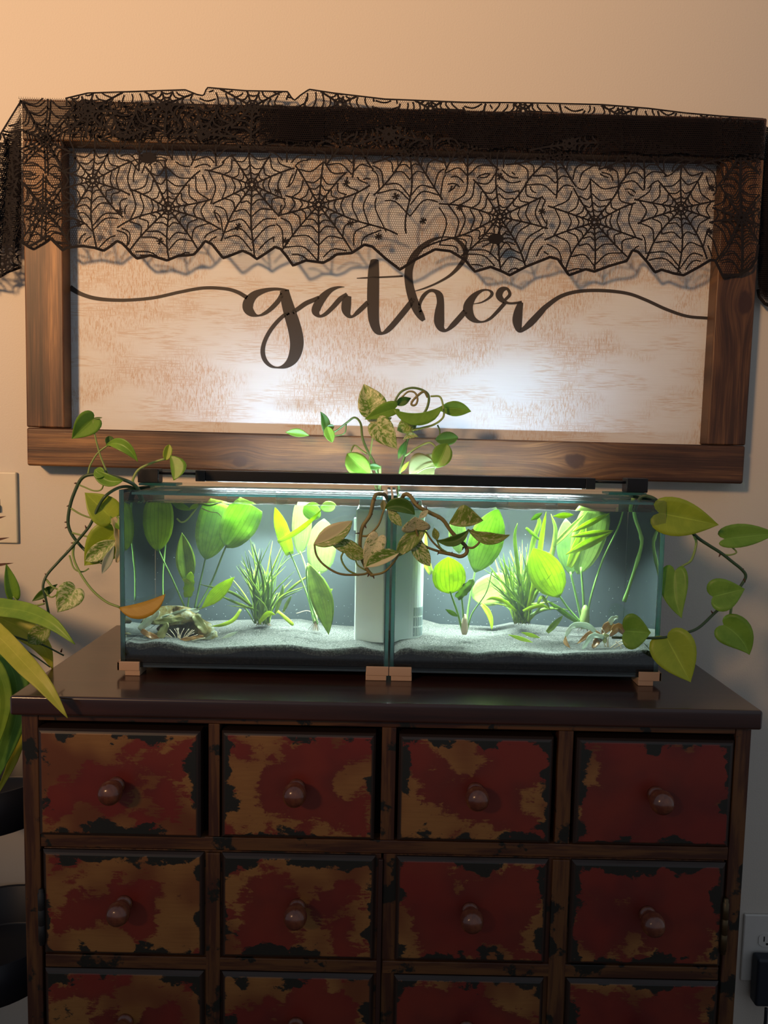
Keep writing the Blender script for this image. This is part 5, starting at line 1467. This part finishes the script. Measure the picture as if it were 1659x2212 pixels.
# sword plant 5: the tall one near the side pane
v = wvine('sword_plant', 'tall sword plant with thick pale crown and long bare stalk near the side pane', 1262, 1345, -.20)
Y = -.20
ws(v, [(1258, 1348, Y), (1228, 1315, Y), (1210, 1290, Y - .01), (1200, 1280, Y - .01)], .0021, .0015, 'stem_w')
wl_(v, (1208, 1290, Y - .02), (1152, 1184, Y - .04), 76, 'sword_b', kind='ovate', fold=10)
ws(v, [(1258, 1346, Y), (1245, 1290, Y), (1232, 1235, Y)], .0022, .0016, 'stem_w')
ws(v, [(1262, 1346, Y), (1260, 1290, Y), (1255, 1225, Y)], .0024, .0016, 'stem_w')
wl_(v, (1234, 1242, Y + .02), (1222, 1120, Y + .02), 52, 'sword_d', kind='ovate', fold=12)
wl_(v, (1248, 1240, Y + .01), (1290, 1103, Y), 74, 'sword_p', kind='cut', fold=12)
wl_(v, (1230, 1225, Y - .01), (1268, 1130, Y - .01), 24, 'sword_b', kind='strap', fold=20)
wl_(v, (1222, 1198, Y - .02), (1324, 1148, Y - .03), 22, 'sword_b', kind='lance', fold=22)
wl_(v, (1230, 1160, Y - .02), (1326, 1146, Y - .03), 14, 'sword_b', kind='lance', fold=22)
wl_(v, (1235, 1150, Y - .02), (1318, 1108, Y - .03), 15, 'sword_b', kind='lance', fold=22)
wl_(v, (1195, 1180, Y), (1270, 1104, Y), 12, 'sword', kind='blade', fold=15)
wl_(v, (1195, 1115, Y - .03), (1240, 1112, Y - .03), 14, 'sword_b', kind='lance', fold=20)
wl_(v, (1172, 1108, Y - .03), (1146, 1124, Y - .03), 12, 'sword_p', kind='lance', fold=20)
wl_(v, (1136, 1140, Y - .03), (1165, 1166, Y - .03), 9, 'sword_p', kind='ragged', fold=20)
ws(v, [(1270, 1345, Y), (1274, 1300, Y), (1300, 1215, Y), (1335, 1140, Y), (1347, 1100, Y)], .0019, .0013, 'stem_w')
wl_(v, (1252, 1348, Y), (1180, 1296, Y - .02), 12, 'sword_p', kind='strap', fold=20)
V, Fc = lathe_geo([(.006, -.004), (.0082, .004), (.0078, .014), (.0058, .026), (.003, .034)], tuple(wat(1262, 1352, Y)), (0, 0, 1), 14)
mesh_obj('crown', V, Fc, M['stem_l'], v, smooth=True)
root_tuft(v, 1262, 1358, Y, 14, .014, 12)
# submerged cutting at the outlet side
v = wvine('pothos_cutting', 'thick jointed pothos cutting hanging in the water with a pale cut end', 1375, 1110, -.25, 'stem')
ws(v, [(1376, 1078, -.25), (1370, 1110, -.25), (1384, 1155, -.25), (1385, 1182, -.25), (1368, 1240, -.25), (1348, 1300, -.25)], .0029, .0024, 'stem_w', bumps=[(.45, .35), (.70, .35), (.98, .4)])

# loose and rotting things on the sand
def loose(name, label, b, t, w, mat, **kw):
    o = leaf(name, wat(*b), wat(*t), ww(w, b[2]), M[mat], None, thick=.0005, **kw)
    return tag(o, label, 'leaf', 'loose leaves on the sand')
loose('fallen_blade', 'short yellow-green blade lying on the sand before the bright grass clump', (1098, 1371, -.275), (1152, 1388, -.285), 9, 'sword_b', kind='lance', fold=10)
loose('fallen_blade', 'lime blade tip lying on the sand under the bright grass clump', (1126, 1366, -.27), (1168, 1378, -.275), 9, 'sword_b', kind='lance', fold=10)
loose('fallen_blade', 'dead green blade standing from the sand between grass clump and tall sword plant', (1182, 1366, -.25), (1216, 1330, -.25), 14, 'grass', kind='blade', fold=20)
loose('fallen_blade', 'bleached sliver of leaf lying on the sand in the box-filter aquarium', (478, 1380, -.27), (514, 1364, -.27), 8, 'rot_w', kind='lance', fold=15)
# debris mound at the switch side: a collapsed translucent rootstock with pale fibres
v = wvine('root_mound', 'mottled white and amber collapsed rootstock with pale fibres on the sand', 375, 1385, -.26, 'rootstock')
rg = random.Random(77)
k = NT('mottled_rootstock'); c = k.coord('Object')
col = k.ramp(k.noise(c, 55, 5, 0.65, 0.6), [(.36, (.20, .11, .02)), (.49, (.34, .28, .09)), (.57, (.42, .42, .26)), (.70, (.62, .66, .56))])
pb = k.pbr(col, 0.35, k.bump(k.noise(c, 90, 4), 0.8, 0.003))
tl = k.n('BsdfTranslucent'); k.set(tl.inputs[0], col)
M['mound'] = k.end(k.mixs(0.35, pb, tl.outputs[0]))
c0 = wat(381, 1386, -.245)
V, Fc = [], []
nu_, nv_ = 36, 12
for j in range(nv_ + 1):
    ph = math.pi / 2 * j / nv_
    for i in range(nu_):
        th = 2 * math.pi * i / nu_
        rn = 1 + .16 * math.sin(3 * th + 1.1 + j * .4) + .10 * math.sin(7 * th + j * .9) + .07 * math.sin(11 * th - j * 1.7) + .09 * rg.uniform(-1, 1)
        rx, ry, rz = .054 * rn, .034 * rn, .056 * (1 + .10 * math.sin(2 * th + 2))
        V.append(c0 + Vector((rx * math.cos(ph) ** .7 * math.cos(th), ry * math.cos(ph) ** .7 * math.sin(th), rz * math.sin(ph) ** 1.1 - .004)))
for j in range(nv_):
    for i in range(nu_):
        th = (i + .5) / nu_ * 2 * math.pi
        front_ = math.sin(th) < -.35 and 1 <= j <= 5 and -0.85 < math.cos(th) < 0.80   # the open side towards the front pane
        gap2 = math.cos(th) < -.7 and 2 <= j <= 4
        if front_ or gap2: continue
        i2 = (i + 1) % nu_
        Fc.append((j * nu_ + i, j * nu_ + i2, (j + 1) * nu_ + i2, (j + 1) * nu_ + i))
mo = mesh_obj('mound_shell', V, Fc, M['mound'], v, smooth=True)
so = mo.modifiers.new('thickness', 'SOLIDIFY'); so.thickness = .004; so.offset = -1
for i in range(22):
    a = -1.1 + 2.2 * i / 21 + rg.uniform(-.08, .08)
    b = c0 + Vector((.012 + .004 * math.sin(i), -.034, -.001))
    m_ = b + Vector((math.sin(a) * .018, .002, .018 * math.cos(a)))
    t = b + Vector((math.sin(a) * .040, .006, .030 * math.cos(a) - .002))
    tube('root_fibre', [b, m_, t], .0008, .0005, M['root'], v, 5, 4)
for (b, t, w, mt) in (((305, 1362, -.29), (352, 1388, -.29), 16, 'rot'), ((300, 1360, -.28), (345, 1320, -.27), 20, 'rot_w'), ((352, 1338, -.26), (430, 1318, -.25), 24, 'rot_w'), ((420, 1330, -.27), (446, 1368, -.28), 24, 'rot_g'), ((385, 1384, -.285), (440, 1374, -.285), 10, 'rot'), ((330, 1345, -.28), (398, 1336, -.27), 16, 'rot_g'), ((340, 1385, -.285), (362, 1345, -.28), 22, 'rot_g')):
    wl_(v, b, t, w, mt, kind='ragged', fold=20, wave=.07)
# rotting crypt at the outlet side
v = wvine('rotting_plant', 'withered plant with brown and bleached leaves on the sand near the side pane', 1312, 1392, -.285)
Y = -.285
for pts, w, mt, kd in (([(1300, 1385, Y), (1275, 1355, Y), (1238, 1352, Y), (1220, 1378, Y)], 15, 'rot_w', 'ragged'), ([(1222, 1374, Y), (1222, 1388, Y - .005), (1232, 1400, Y - .01)], 10, 'rot', 'lance'),
                       ([(1305, 1380, Y), (1280, 1368, Y), (1246, 1391, Y)], 16, 'rot', 'lance'), ([(1305, 1378, Y - .005), (1280, 1374, Y - .01), (1257, 1404, Y - .012)], 14, 'rot_w', 'ragged'),
                       ([(1296, 1370, Y), (1290, 1385, Y), (1280, 1400, Y - .008)], 18, 'rot', 'ragged'), ([(1300, 1372, Y + .02), (1315, 1352, Y + .02), (1330, 1368, Y + .02)], 22, 'rot', 'ovate'),
                       ([(1318, 1375, Y + .01), (1335, 1355, Y + .01), (1356, 1376, Y + .01)], 20, 'rot', 'ovate'), ([(1318, 1350, Y + .02), (1322, 1338, Y + .02), (1336, 1332, Y + .02)], 14, 'rot_w', 'ragged'),
                       ([(1308, 1390, Y - .005), (1305, 1376, Y - .005), (1316, 1372, Y - .005)], 12, 'rot_g', 'ovate')):
    P = [wat(*p) for p in pts]
    leaf('leaf', P[0], P[-1], ww(w, Y), M[mt], v, kind=kd, path=P, fold=18, wave=.04, nv=14, thick=.0005)
for pts in ([(1312, 1398, Y), (1310, 1380, Y), (1302, 1368, Y)], [(1314, 1398, Y), (1314, 1376, Y), (1322, 1362, Y)], [(1308, 1398, Y), (1303, 1385, Y), (1296, 1376, Y)], [(1318, 1400, Y - .005), (1335, 1388, Y - .006), (1352, 1380, Y - .006)], [(1326, 1400, Y - .006), (1342, 1392, Y - .008), (1358, 1384, Y - .008)], [(1330, 1385, Y - .008), (1340, 1396, Y - .01), (1342, 1402, Y - .01)], [(1300, 1358, Y), (1306, 1366, Y), (1300, 1374, Y)]):
    ws(v, pts, .0009, .0007, 'root', 'stalk')
